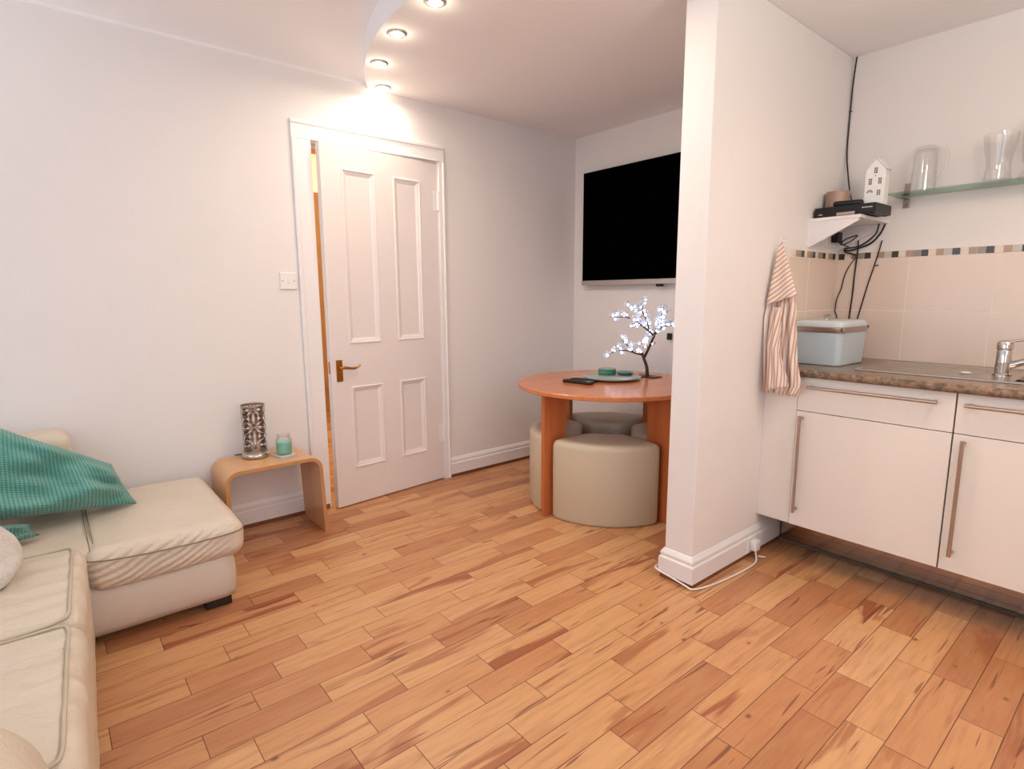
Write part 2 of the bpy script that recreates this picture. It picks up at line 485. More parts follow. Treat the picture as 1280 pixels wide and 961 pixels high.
# left wall with the doorway (y .697 - 1.475, z 0 - 1.995)
bm = B()
box(bm, -.12, 0, Y0, .697, 0, 2.6); box(bm, -.12, 0, 1.475, YK+.1, 0, 2.6); box(bm, -.12, 0, .697, 1.475, 1.995, 2.6)
struct('wall_left', bm, 'wall_paint')
bm = B(); box(bm, 0, X1, YK, YK+.1, 0, 2.6); struct('wall_back', bm, 'wall_paint')
bm = B(); box(bm, PX0, PX1, PY, YK, 0, HC, .004, 2); struct('wall_divider', bm, 'wall_paint')
bm = B()
box(bm, X1, X1+.12, Y0, -1.7, 0, 2.6); box(bm, X1, X1+.12, .3, YK, 0, 2.6); box(bm, X1, X1+.12, -1.7, .3, 0, .8); box(bm, X1, X1+.12, -1.7, .3, 2.15, 2.6)
struct('wall_right', bm, 'wall_paint')
bm = B()
box(bm, -.12, .7, Y0-.12, Y0, 0, 2.6); box(bm, 3.6, X1+.12, Y0-.12, Y0, 0, 2.6)
box(bm, .7, 3.6, Y0-.12, Y0, 0, .6); box(bm, .7, 3.6, Y0-.12, Y0, 2.25, 2.6)
struct('wall_front', bm, 'wall_paint')
def window(name, horiz, a0, a1, c, z0, z1, nb):
    w = bpy.data.objects.new(name, None); COL.objects.link(w); w['kind'] = 'structure'
    f = B(); g = B()
    def bb(m, s0, s1, t0, t1, zz0, zz1):
        if horiz: box(m, s0, s1, c+t0, c+t1, zz0, zz1, .004)
        else: box(m, c+t0, c+t1, s0, s1, zz0, zz1, .004)
    bb(f, a0, a1, -.03, .03, z0, z0+.06); bb(f, a0, a1, -.03, .03, z1-.06, z1)
    for k in range(nb+1):
        s = a0+(a1-a0)*k/nb; s = min(max(s, a0+.03), a1-.03)
        bb(f, s-.03, s+.03, -.03, .03, z0+.06, z1-.06)
    zb = z0+(z1-z0)*.7
    bb(f, a0+.06, a1-.06, -.02, .02, zb-.02, zb+.02)
    bb(g, a0+.01, a1-.01, -.003, .003, z0+.01, z1-.01)
    obj('window_frame', f, 'trim_paint', w)
    t = MATS.get('pane')
    if not t:
        n = NT('pane'); n.n.remove(n.b)
        tr = n.add('ShaderNodeBsdfTransparent'); gl = n.add('ShaderNodeBsdfGlossy'); gl.inputs['Roughness'].default_value = .02
        mx = n.add('ShaderNodeMixShader'); mx.inputs[0].default_value = .06
        n.link(tr.outputs[0], mx.inputs[1]); n.link(gl.outputs[0], mx.inputs[2])
        n.link(mx.outputs[0], n.n['Material Output'].inputs[0]); MATS['pane'] = n.m
    obj('window_pane', g, 'pane', w)
window('window_1', True, .7, 3.6, Y0-.06, .6, 2.25, 3)
window('window_added', False, -1.7, .3, X1+.06, .8, 2.15, 2)  # unseen window, added to even out the room light

# ceilings: curved-edge lower ceiling and the main ceiling just above it
def arc_y(x):
    R = 1.80; cx = 1.0
    if x <= 1.95: return .738+R-math.sqrt(R*R-(x-cx)**2)
    return .738+R-math.sqrt(R*R-.95**2)
xs = [-.0]+[i*.05 for i in range(1, 40)]
pts = [(x, arc_y(x)) for x in xs]+[(X1, arc_y(2.2)), (X1, YK), (0, YK)]
bm = B(); prism(bm, pts, HC, HC+.115); struct('ceiling', bm, 'ceiling_paint', smooth=True, auto=30)
bm = B()
prof = [(-.12, HC+.012), (0, HC+.012)]+[(.75*(1-math.cos(a*PI/24)), HC+.012+.095*math.sin(a*PI/24)) for a in range(1, 13)]+[(X1+.12, HC+.1071), (X1+.12, 2.6), (-.12, 2.6)]
Mx = Matrix(((1, 0, 0, 0), (0, 0, 1, 0), (0, 1, 0, 0), (0, 0, 0, 1)))
prism(bm, prof, Y0-.12, YK+.1, 0, Mx); struct('ceiling', bm, 'ceiling_paint', smooth=True, auto=30)

# skirting boards with the brown strip under them
SK = [(0, .022), (-.018, .022), (-.018, .090), (-.0165, .094), (-.012, .097), (-.012, .106), (-.0135, .110), (-.012, .116), (-.007, .124), (-.003, .131), (0, .133)]
STRIP = [(0, 0), (-.012, 0), (-.012, .022), (0, .022)]
def skirting(name, path):
    bm = B(); sweep(bm, path, SK); o = struct(name, bm, 'trim_paint')
    bm = B(); sweep(bm, path, STRIP); obj('floor_strip', bm, 'strip_brown', o, label='brown strip under the skirting')
skirting('baseboard_left', [(0, .60), (0, Y0+.02)][::-1] if False else [(0, Y0+.02), (0, .598)])
skirting('baseboard_left', [(0, 1.517), (0, YK)])
skirting('baseboard_back', [(.019, YK), (PX0-.0, YK)])
skirting('baseboard_divider', [(PX0, YK-.02), (PX0, PY), (PX1, PY), (PX1, 2.215)])

# door surround
bm = B()
AR = [(0, 0), (.0, .022)]
def arch_piece(bm, y0, y1, z0, z1, inner):   # stepped flat moulding
    box(bm, 0, .014, y0, y1, z0, z1, .002)
    if inner == '+y': box(bm, .0005, .020, y0-.001, y0+.022, z0, z1, .006, 3)
    if inner == '-y': box(bm, .0005, .020, y1-.014, y1+.001, z0, z1, .005, 3)
    if inner == 'z': box(bm, .0005, .020, y0-.001, y1+.001, z1-.022, z1+.001, .006, 3); box(bm, .0005, .018, y0+.10, y1-.04, z0+.001, z0+.012, .004)
arch_piece(bm, .598, .697, 0, 1.9949, '+y')
arch_piece(bm, 1.478, 1.517, 0, 1.9949, '-y')
arch_piece(bm, .598, 1.517, 1.995, 2.0895, 'z')
struct('trim_1', bm, 'trim_paint')
bm = B()   # door lining inside the opening, with stop
box(bm, -.12, 0, .6971, .7035, 0, 1.99, .001); box(bm, -.12, 0, 1.4725, 1.4749, 0, 1.99, .001); box(bm, -.12, 0, .6971, 1.4749, 1.988, 1.9949, .001)
box(bm, -.075, -.046, 1.461, 1.4724, 0, 1.987, .001); box(bm, -.075, -.046, .704, 1.461, 1.976, 1.987, .001)
struct('trim_2', bm, 'trim_paint')
bm = B(); box(bm, -.0, .018, .66, .69, .0, .026, .003); struct('trim_3', bm, 'strip_brown')

# door leaf, hinged on the right, ajar into the room
TH = math.radians(5.3)
door = bpy.data.objects.new('door_1', None); COL.objects.link(door); door['kind'] = 'structure'
door.location = (0.001, 1.471, 0); door.rotation_euler = (0, 0, TH)
WD, HD0, HD1, TK = .757, .008, 1.984, .038
def leaf():
    b = B()
    # front skin: coordinates (s = distance from hinge, z), x depth
    S_ = [0, .127, .318, .434, .642, WD]; Z_ = [HD0, .215, .692, .932, 1.870, HD1]
    panels = {(1, 1), (3, 1), (1, 3), (3, 3)}
    def P(s, z, d): return b.verts.new((d, -s, z))
    for i in range(5):
        for j in range(5):
            a0, a1, z0, z1 = S_[i], S_[i+1], Z_[j], Z_[j+1]
            if (i, j) in panels:
                rings = [(0, 0), (.002, .004), (.007, .0055), (.012, .003), (.013, -.002), (.020, -.003), (.026, -.0065), (.032, -.010)]
                prev = None
                for o, d in rings:
                    cur = [P(a0+o, z0+o, d), P(a1-o, z0+o, d), P(a1-o, z1-o, d), P(a0+o, z1-o, d)]
                    if prev:
                        for k in range(4): b.faces.new((prev[k], prev[(k+1) % 4], cur[(k+1) % 4], cur[k]))
                    prev = cur
                b.faces.new(prev)
            else: b.faces.new((P(a0, z0, 0), P(a1, z0, 0), P(a1, z1, 0), P(a0, z1, 0)))
    v = [P(0, HD0, 0), P(WD, HD0, 0), P(WD, HD1, 0), P(0, HD1, 0)]; w = [P(0, HD0, -TK), P(WD, HD0, -TK), P(WD, HD1, -TK), P(0, HD1, -TK)]
    b.faces.new(w)
    for k in range(4): b.faces.new((v[k], v[(k+1) % 4], w[(k+1) % 4], w[k]))
    bmesh.ops.remove_doubles(b, verts=b.verts[:], dist=1e-5)
    return b
obj('door_leaf', leaf(), 'door_paint', door)
bm = B(); box(bm, .0, .004, -.728, -.690, .728, .848, .0015)
plate = obj('handle_plate', bm, 'brass', door, label='rectangular brass handle plate')
bm = B(); tube(bm, [(.004, -.709, .806), (.034, -.709, .806)], .009, 14)
tube(bm, [(.034, -.716, .806), (.037, -.69, .807), (.037, -.655, .801), (.036, -.628, .801), (.036, -.606, .812), (.036, -.600, .815)], lambda t: .0085-.004*t+.002*max(0, t-.85)*6, 12)
obj('lever', bm, 'brass', plate, True, label='curved brass lever handle')
bm = B(); box(bm, -.026, -.012, -WD-.002, -WD+.001, .775, .84, .0008); obj('latch', bm, 'brass', door, label='small brass latch on the door edge')
for z0 in (1.71, .255):
    bm = B()
    tube(bm, [(.006, .003, z0), (.006, .003, z0+.115)], .006, 12, smooth=False)
    for k in range(5): tube(bm, [(.006, .003, z0+.004+k*.023), (.006, .003, z0+.018+k*.023)], .0078, 12, smooth=False)
    box(bm, 0, .002, -.03, .003, z0, z0+.115)
    obj('hinge', bm, 'trim_paint', door, label='white painted hinge')

# hallway behind the door
bm = B(); box(bm, -3.2, -3.1, .2, 2.5, 0, 2.6); box(bm, -3.1, -.12, .2, .25, 0, 2.6); box(bm, -3.1, -.12, 2.45, 2.5, 0, 2.6)
struct('wall_hall', bm, 'hall_cream_glow')
bm = B(); box(bm, -3.2, -.12, .2, 2.5, 2.6, 2.65); struct('ceiling', bm, 'ceiling_paint')
d2 = bpy.data.objects.new('door_2', None); COL.objects.link(d2); d2['kind'] = 'structure'
bm = B(); box(bm, -2.66, -2.6, 1.25, 2.3, 0, 2.2, .004); 
for (a, b_) in ((.25, 1.0), (1.1, 2.0)): box(bm, -2.6, -2.59, 1.4, 2.15, a, b_, .004)
obj('door_leaf', bm, 'hall_wood', d2, label='brown wooden door leaf at the end of the hall')
bm = B(); box(bm, -2.66, -2.59, 1.2, 2.35, 2.56, 2.6, .002); box(bm, -2.66, -2.59, 1.2, 1.25, 0, 2.56, .002); box(bm, -2.66, -2.59, 2.3, 2.35, 0, 2.56, .002)
obj('door_frame', bm, 'hall_wood', d2)
bm = B(); box(bm, -2.64, -2.62, 1.25, 2.3, 2.2, 2.56); obj('transom', bm, 'hall_cream_glow', d2, label='pale lit transom panel')
L = bpy.data.lights.new('hall_light', 'POINT'); L.energy = 24; L.color = (1, .9, .72); L.shadow_soft_size = .1
o = bpy.data.objects.new('hall_light', L); COL.objects.link(o); o.location = (-1.4, 1.5, 2.4)

# tiled splashback on both walls of the kitchen corner, mosaic border on top
ZT0, ZM0, ZM1 = .862, 1.364, 1.394
bm = B(); box(bm, PX1, PX1+.007, 2.143, YK, ZT0, ZM0); struct('wall_splashback', bm, 'tile_cream')
bm = B(); box(bm, PX1+.007, X1-.01, YK-.007, YK, ZT0, ZM0)
tiles = struct('wall_splashback', bm, 'tile_cream')
bm = B(); box(bm, PX1+.007, X1-.01, YK-.006, YK, ZM0, ZM1+.002); box(bm, PX1, PX1+.006, 2.143, YK, ZM0, ZM1+.002)
T = .0293
seq = {0: 2, 1: 4 if False else 3, 2: 5, 3: 1}
k = -6
while 2.037+k*T < X1-.06:
    x = 2.037+k*T
    if x > PX1+.008: box(bm, x+.001, x+T-.001, YK-.008, YK-.002, ZM0+.001, ZM1, .0006, 1, mi=(2, 3 if (k//4) % 2 else 4, 5, 1)[k % 4])
    k += 1
k = 0
while 2.668-(k+1)*T > 2.143:
    y = 2.668-(k+1)*T
    box(bm, PX1+.002, PX1+.008, y+.001, y+T-.001, ZM0+.001, ZM1, .0006, 1, mi=(1, 5, 3, 2)[k % 4]); k += 1
obj('mosaic_border', bm, ['grout', 'm_cream', 'm_brown', 'm_grey', 'm_light', 'm_dark'], tiles, label='row of small brown, grey and cream mosaic tiles')

# ------------------------------------------------------------------ ceiling spotlights
SPOTS = [(1.028, .828, 'brass-rimmed ceiling spotlight at the top edge of the photo'), (.697, .842, 'ceiling spotlight second furthest from the door wall, brightest glare'),
         (.358, .928, 'ceiling spotlight between the brightest one and the one by the wall'), (.072, 1.095, 'ceiling spotlight nearest the door wall, throwing a warm patch above the door')]
def spot(x, y, label, power=2.6, grp='spotlights along the curved ceiling edge'):
    s = thing('ceiling_spotlight', label, 'ceiling light', (x, y, HC), 0, grp)
    bm = B(); lathe(bm, [(.040, 0), (.041, -.004), (.036, -.007), (.029, -.007), (.027, -.003), (.027, 0)], seg=32, cap=False); obj('bezel', bm, 'silver', s, True)
    bm = B(); lathe(bm, [(.0, -.004), (.026, -.004), (.026, -.001), (0, -.001)], seg=24, cap=False); lathe(bm, [(0, -.022), (.007, -.02), (.010, -.014), (.010, -.004), (0, -.004)], seg=16, cap=False)
    obj('lamp', bm, 'led_glow', s, True, label='glowing lamp')
    L = bpy.data.lights.new('spot_beam', 'AREA'); L.shape = 'DISK'; L.size = .05; L.energy = power; L.color = (1, .84, .68)
    o = bpy.data.objects.new('spot_beam', L); COL.objects.link(o); o.location = (x, y, HC-.045)
    L = bpy.data.lights.new('spot_bulb', 'POINT'); L.energy = .30; L.color = (1, .84, .62); L.shadow_soft_size = .01
    o = bpy.data.objects.new('spot_bulb', L); COL.objects.link(o); o.location = (x, y, HC-.035)
for x, y, lb in SPOTS: spot(x, y, lb)
spot(1.36, .90, 'stronger unseen ceiling spotlight added to brighten the table recess', 6)  # this spot and the next are unseen, added to light the recess
spot(1.62, 1.06, 'weaker unseen ceiling spotlight added near the wall end', 1.2)

# ------------------------------------------------------------------ sofa
def skew(bm_):     # the long side stands a little out of square
    for v in bm_.verts:
        if v.co.y > -1.0 and v.co.x > .8: v.co.y += (1.95-v.co.x)*.052-.018
    return bm_
sofa = thing('corner_sofa', 'cream leather corner sofa with a low chaise end against the white wall', 'sofa')
def wr_top(p, n, a=.004, s=7, seed=0):
    return nz(p, s, seed)*a + nz(p, s*3, seed+5)*a*.35
# bases
bm = B(); soft_box(bm, .07, .775, -1.40, .010, .036, .235, .022, 20, 30, 6, lambda p, n: .012*max(0, n.x)*math.sin((p.z-.045)/.19*PI)+.002*nz(p, 6)); obj('base', bm, 'leather_base', sofa, True)
bm = B(); soft_box(bm, .79, 2.24, -1.40, -.505, .045, .26, .02, 30, 20, 6); obj('base', bm, 'leather_base', sofa, True)
# chaise seat with pleats on the hanging front
def chaise(p, n):
    d = wr_top(p, n, .004, 6, 1)
    if n.z > .3:
        u = (p.x-.08)/.74; v = (p.y+.43)/.48
        d += .012*max(0, 1-(2*u-1)**2)*max(0, 1-(2*v-1)**2)
    if n.x > .15 and n.z < .85:
        ph = (p.y*1.0-(p.z-.2)*2.1)*58+nz(p, 9, 3)*2.2
        amp = .0100*min(1, max(0, (.03-p.y)/.18))*min(1, n.x*1.3)
        d += amp*(abs(math.sin(ph))**.6-.6)
    return d
bm = B(); soft_box(bm, .07, .812, -.455, .052, .205, .355, .055, 60, 110, 26, chaise)
ch = obj('seat_cushion', bm, 'leather', sofa, True, label='low chaise seat with pleated hanging edge')
bm = B(); tube(bm, [(.800, -.46, .336), (.812, -.41, .328), (.815, -.36, .322), (.819, -.28, .317), (.821, -.20, .314), (.820, -.10, .312), (.814, -.01, .312), (.800, .028, .312), (.775, .046, .312), (.74, .052, .312), (.60, .052, .312)], .0024, 6); obj('seam', bm, 'seam_dark', ch, True, label='stitched seam')
# corner seat behind the cushions
bm = B(); soft_box(bm, .07, .775, -1.12, -.392, .205, .352, .045, 40, 40, 14, lambda p, n: wr_top(p, n, .005, 8, 4)); obj('seat_cushion', bm, 'leather', sofa, True)
for yy in (-.418, -.430):
    bm = B(); tube(bm, [(.14, yy, .355), (.5, yy, .357), (.70, yy, .354), (.775, yy, .345)], .0016, 6); obj('seam', bm, 'seam_dark', sofa, True, label='stitched seam')
def seatfn(x0, x1, seed):
    def f(p, n):
        d = wr_top(p, n, .0035, 6, seed)
        if n.z > .3:
            u = (p.x-x0)/(x1-x0); v = (p.y+1.15)/.66
            d += .014*max(0, 1-(2*u-1)**4)*max(0, 1-(2*v-1)**2)
            d += .002*math.sin(p.x*70+nz(p, 5, seed)*3)*max(0, min(1, (p.y+.8)*4))
        if n.y > .4: d += .0025*math.sin(p.x*40+p.z*30+nz(p, 6, seed)*3)
        return d
    return f
for x0, x1, sd in ((.815, 1.345, 11), (1.352, 1.90, 17)):
    bm = B(); soft_box(bm, x0, x1, -1.15, -.482, .205, .405, .045, 60, 60, 16, seatfn(x0, x1, sd))
    sc = obj('seat_cushion', skew(bm), 'leather', sofa, True)
    bm = B()
    pp = [(x0+.003, -1.1, .390), (x0+.003, -.85, .396), (x0+.004, -.60, .398), (x0+.012, -.535, .402), (x0+.05, -.515, .407), (x0+.15, -.514, .409), (x1-.12, -.514, .409), (x1-.03, -.516, .406), (x1-.012, -.535, .402), (x1-.004, -.60, .398), (x1-.003, -.85, .396), (x1-.003, -1.1, .390)]
    tube(bm, pp, .0042, 8)
    obj('piping', skew(bm), 'piping', sc, True)
    bm = B(); soft_box(bm, x0, x1, -.53, -.487, .05, .25, .02, 40, 6, 16, lambda p, n: .003*nz(p, 9, 2)); obj('front_panel', skew(bm), 'leather', sofa, True)
# backs and arm
bm = B(); soft_box(bm, .03, .235, -1.42, -.432, .30, .665, .05, 16, 40, 20, lambda p, n: wr_top(p, n, .006, 5, 8)); obj('backrest', bm, 'leather', sofa, True)
bm = B(); soft_box(bm, .20, 2.24, -1.45, -1.16, .20, .76, .07, 50, 16, 24, lambda p, n: wr_top(p, n, .006, 5, 9)); obj('backrest', bm, 'leather', sofa, True)
bm = B(); soft_box(bm, 1.80, 2.16, -1.42, -.543, .06, .553, .14, 24, 40, 24, lambda p, n: wr_top(p, n, .005, 6, 3)); obj('armrest', bm, 'leather', sofa, True)
for (a, b_, c, d) in ((.63, .748, -.100, -.008), (.12, .24, -.11, -.015), (.12, .24, -1.35, -1.25), (2.08, 2.2, -1.35, -1.25), (2.08, 2.2, -.66, -.56), (.70, .80, -.66, -.56)):
    bm = B(); box(bm, a, b_, c, d, 0, .040, .003); obj('foot', bm, 'dark_foot', sofa, label='dark wooden foot')

# cushions
b = pillow_bm((.44, -.78, .425), (.40, -.245, .368), (.30, -.310, .525), (.26, -.75, .80), .20, (.9, .1, .28), 44, .05, .03, 3, .10)
# belly sag
o = obj('cushion', b, 'teal_cloth', None, True)
tag(o, 'large teal waffle-textured cushion lying across the sofa corner', 'cushion', 'teal cushions in the sofa corner')
b = pillow_bm((.76, -1.02, .38), (.54, -.555, .372), (.51, -.58, .41), (.58, -.98, .50), .07, (.7, .3, .6), 30, .05, .015, 9)
o = obj('cushion', b, 'teal_cloth', None, True)
tag(o, 'teal waffle cushion mostly hidden beneath the larger teal one', 'cushion', 'teal cushions in the sofa corner')
b = pillow_bm((1.24, -1.04, .40), (1.09, -.580, .405), (.86, -.580, .53), (.88, -1.04, .76), .14, (.7, .25, .55), 34, .02, .02, 21, .75)
o = obj('cushion', b, 'fleece', None, True)
tag(o, 'off-white fluffy cushion on the sofa seat at the left edge', 'cushion')

# ------------------------------------------------------------------ bent-ply side table
def bent_table():
    t = thing('side_table', 'bent plywood side table between the sofa end and the door', 'side table')
    y0, y1, zt, th, r = .092, .556, .402, .017, .062
    out, inn = [(y0, 0)], []
    for k in range(0, 9): a = PI-k*PI/16; out.append((y0+r+r*math.cos(a), zt-r+r*math.sin(a)))
    for k in range(0, 9): a = PI/2-k*PI/16; out.append((y1-.012-r+r*math.cos(a), zt-r+r*math.sin(a)))
    out.append((y1, 0))
    inn.append((y1-th, 0)); ri = r-th
    for k in range(0, 9): a = k*PI/16; inn.append((y1-.012-r+ri*math.cos(a), zt-r+ri*math.sin(a)))
    for k in range(0, 9): a = PI/2+k*PI/16; inn.append((y0+r+ri*math.cos(a), zt-r+ri*math.sin(a)))
    inn.append((y0+th, 0))
    b = bmesh.new(); xa, xb = .035, .325
    po, pi = out, inn[::-1]
    n = len(po)
    V = [[(b.verts.new((x, *p)), b.verts.new((x, *q))) for p, q in zip(po, pi)] for x in (xa, xb)]
    for i in range(n-1):
        for s in (0, 1):
            f = b.faces.new((V[s][i][0], V[s][i+1][0], V[s][i+1][1], V[s][i][1])); f.material_index = 1
        for q in (0, 1): b.faces.new((V[0][i][q], V[0][i+1][q], V[1][i+1][q], V[1][i][q]))
    for i in (0, n-1): b.faces.new((V[0][i][0], V[0][i][1], V[1][i][1], V[1][i][0]))
    obj('bent_panel', b, ['ply_wood', 'ply_edge'], t, True, auto=35)
bent_table()
ZS = .402
# lamp
lx, ly = .115, .288
t = thing('table_lamp', 'pierced silver metal cylinder lamp on the side table', 'lamp', (lx, ly, ZS))
bm = B(); lathe(bm, [(0, 0), (.056, 0), (.063, .004), (.065, .012), (.062, .022), (.054, .028), (.0, .030)], seg=48, cap=False); obj('base', bm, 'chrome', t, True, auto=60, label='polished round base')
def shade():
    b = B(); uvl = b.loops.layers.uv.new('UVMap'); n = 64; r = .0535; z0, z1 = .027, .262
    lo = [b.verts.new((r*math.cos(2*PI*i/n), r*math.sin(2*PI*i/n), z0)) for i in range(n)]
    hi = [b.verts.new((r*1.02*math.cos(2*PI*i/n), r*1.02*math.sin(2*PI*i/n), z1)) for i in range(n)]
    for i in range(n):
        f = b.faces.new((lo[i], lo[(i+1) % n], hi[(i+1) % n], hi[i]))
        for l, uv in zip(f.loops, ((i/n, 0), ((i+1)/n, 0), ((i+1)/n, 1), (i/n, 1))): l[uvl].uv = uv
    return b
sh = obj('lamp_shade', shade(), 'pierced_metal', t, True)
for pr in ([(.0535, .258), (.0562, .258), (.0562, .266), (.0535, .266), (.0535, .258)], [(.0527, .026), (.0553, .026), (.0553, .036), (.0527, .036), (.0527, .026)]):
    bm = B(); lathe(bm, pr, seg=48, cap=False); obj('rim', bm, 'steel', sh, True, auto=50)
bm = B(); lathe(bm, [(0, .03), (.018, .03), (.018, .07), (.012, .075), (.012, .085), (0, .085)], seg=20, cap=False); obj('bulb_holder', bm, 'white_plastic', t, True, auto=40)
bm = B(); tube(bm, [(-.045, -.02, .006), (-.075, -.045, .004), (-.082, -.08, .004)], .0028, 8); obj('cable', bm, 'cable_black', t, True, label='black cable')
# coaster and candle jar
bm = B(); box(bm, -.042, .042, -.042, .042, 0, .012, .002); o = obj('coaster', bm, 'blue_enamel'); o.location = (.195, .402, ZS); o.rotation_euler = (0, 0, .25)
tag(o, 'pale blue-grey square coaster under the candle jar', 'coaster')
t = thing('candle_jar', 'glass jar candle with green wax on the side table', 'candle', (.195, .402, ZS+.0122))
bm = B(); lathe(bm, [(0, 0), (.034, 0), (.038, .004), (.039, .02), (.039, .072), (.036, .080), (.031, .085), (.031, .098), (.033, .100), (.0295, .100), (.0285, .086), (.034, .078), (.0365, .070), (.0365, .006), (0, .004)], seg=40, cap=False); obj('jar', bm, 'glass', t, True, auto=60)
bm = B(); lathe(bm, [(0, .0055), (.0362, .0065), (.0362, .060), (0, .062)], seg=40, cap=False); obj('wax', bm, 'green_wax', t, True, auto=40, label='green candle wax')

# light switch
sw = thing('light_switch', 'square white light switch on the wall left of the door', 'light switch', (0, .541, 1.276))
bm = B(); box(bm, 0, .009, -.043, .043, -.043, .043, .003, 3); obj('plate', bm, 'white_plastic', sw)
bm = B(); box(bm, .009, .013, -.006, .006, -.011, .011, .002); obj('rocker', bm, 'white_plastic', sw)
for s in (-.03, .03):
    bm = B(); lathe(bm, [(0, 0), (.003, 0), (.003, .0012), (0, .0015)], seg=12, cap=False, M=Matrix.Translation((.009, s, 0)) @ Matrix.Rotation(PI/2, 4, 'Y')); obj('screw', bm, 'grey_mark', sw)

# ------------------------------------------------------------------ television
tv = thing('television', 'large black flat television mounted on the back wall', 'television', (.85, 2.62, 1.66))
bm = B(); box(bm, -.712, .712, 0, .045, -.392, .392, .004); obj('casing', bm, 'black_plastic', tv)
bm = B(); box(bm, -.706, .706, -.002, .001, -.362, .388, .001); obj('screen', bm, 'tv_black', tv)
bm = B(); box(bm, -.714, .714, -.005, .03, -.396, -.363, .003); obj('bottom_bezel', bm, 'silver', tv, label='silver strip under the screen')
bm = B(); box(bm, -.06, -.012, -.001, .02, -.413, -.395, .003); obj('sensor', bm, 'black_plastic', tv)
bm = B(); box(bm, -.25, .25, .045, .0595, -.2, .2, .003); obj('wall_mount', bm, 'black_plastic', tv)
bm = B(); box(bm, -.0, .03, -.022, 0, -.022, .022, .004); o = obj('power_adapter', bm, 'black_plastic'); o.location = (.862, YK, .925)
tag(o, 'small black plug on the wall behind the glowing tree', 'plug')

# ------------------------------------------------------------------ round table + pouffes
TX, TY, ZT, TR = .932, 2.002, .702, .514
tb = thing('dining_table', 'round orange-beech table with four flat legs beside the wall end', 'table', (TX, TY, 0), math.radians(-5))
bm = B(); lathe(bm, [(0, ZT-.024), (TR-.004, ZT-.024), (TR, ZT-.020), (TR, ZT-.004), (TR-.004, ZT), (0, ZT)], seg=96, cap=False); obj('tabletop', bm, 'beech_top', tb, True, auto=35)
for k in range(4):
    M = Matrix.Rotation(k*PI/2, 4, 'Z')
    bm = B(); box(bm, .318, .472, -.014, .014, 0, ZT-.0241, .003, 2, M=M); lg = obj('leg', bm, 'beech_leg', tb)
    bm = B(); box(bm, .012, .3179, -.011, .011, ZT-.078, ZT-.0241, .002, 1, M=M); obj('rail', bm, 'beech_leg', tb)
bm = B(); box(bm, -.0119, .0119, -.0119, .0119, ZT-.078, ZT-.0242, .001); obj('rail', bm, 'beech_leg', tb)
def pouffe_bm():
    """quarter ring seat: outer arc, straight sides, concave inner arc; rounded top edge"""
    gap = .030; Ro, Ri, H = .450, .155, .435
    def outline(ins):
        g = gap+ins; ro = Ro-ins; ri = Ri+ins; pts = []
        a0 = math.asin(g/ro); a1 = PI/2-a0; rc = .045
        n = 26
        for i in range(n+1):
            a = a0+(a1-a0)*i/n; pts.append((ro*math.cos(a), ro*math.sin(a)))
        b0 = math.asin(g/ri); b1 = PI/2-b0
        for i in range(13):
            a = b1-(b1-b0)*i/12; pts.append((ri*math.cos(a), ri*math.sin(a)))
        return round_corners(pts, rc)
    b = bmesh.new(); prof = [(.010, .0), (.004, .006), (0, .02), (0, H-.034), (.003, H-.018), (.010, H-.007), (.022, H-.001), (.04, H+.003)]
    prev = None
    for ins, z in prof:
        cur = [b.verts.new((x, y, z)) for x, y in outline(ins)]
        if prev:
            n = len(cur)
            for i in range(n): b.faces.new((prev[i], prev[(i+1) % n], cur[(i+1) % n], cur[i]))
        else: b.faces.new(cur[::-1])
        prev = cur
    b.faces.new(prev)
    return b
def round_corners(pts, rc):
    # corner smoothing: resample closed outline and relax near sharp corners
    P = [Vector(p) for p in pts]; n = len(P); L = [0]
    for i in range(n): L.append(L[-1]+(P[(i+1) % n]-P[i]).length)
    tot = L[-1]; N = 160; out = []; j = 0
    for k in range(N):
        s = tot*k/N
        while L[j+1] < s: j += 1
        t = (s-L[j])/max(1e-9, L[j+1]-L[j]); out.append(P[j].lerp(P[(j+1) % n], t))
    for it in range(26):
        new = []
        for k in range(N):
            m = (out[k-1]+out[(k+1) % N])/2
            new.append(out[k].lerp(m, .5))
        out = new
    return [(p.x, p.y) for p in out]
labels = ['cream leather pouffe fully in view at the front of the round table', 'cream leather pouffe under the table, mostly hidden by the wall end',
          'cream leather pouffe furthest back under the round table', 'cream leather pouffe on the left side, behind the near-left table leg']
first = None
for k, rz in enumerate((-PI/2, 0, PI/2, PI)):
    if first is None:
        first = obj('pouffe', pouffe_bm(), 'pouffe', None, True, auto=50); o = first
    else:
        o = first.copy(); COL.objects.link(o)
    o.location = (TX, TY, 0); o.rotation_euler = (0, 0, rz-math.radians(5))
    tag(o, labels[k], 'pouffe', 'wedge pouffes under the round table')

# things on the round table
def remote(x, y, rz, L_, label):
    t = thing('remote_control', label, 'remote control', (x, y, ZT+.0002), rz, 'remotes on the round table')
    bm = B(); box(bm, -L_/2, L_/2, -.021, .021, 0, .017, .006, 3); obj('body', bm, 'black_plastic', t, True, auto=40)
    bm = B()
    for i in range(8):
        for j in (-.011, 0, .011): box(bm, -L_/2+.02+i*.015, -L_/2+.029+i*.015, j-.0032, j+.0032, .0171, .0182)
    obj('buttons', bm, 'window_dark', t)
    if L_ > .16:
        bm = B(); box(bm, L_/2-.03, L_/2-.012, -.013, .013, .0171, .0178); obj('badge', bm, 'silver', t, label='silver oval end badge')
remote(.865, 1.826, math.radians(9), .19, 'longer black remote control, nearest the table edge')
remote(.845, 1.895, math.radians(14), .16, 'shorter black remote control lying behind the longer one')
t = thing('glass_tray', 'round frosted glass tray in the middle of the round table', 'tray', (.875, 2.105, ZT+.0002))
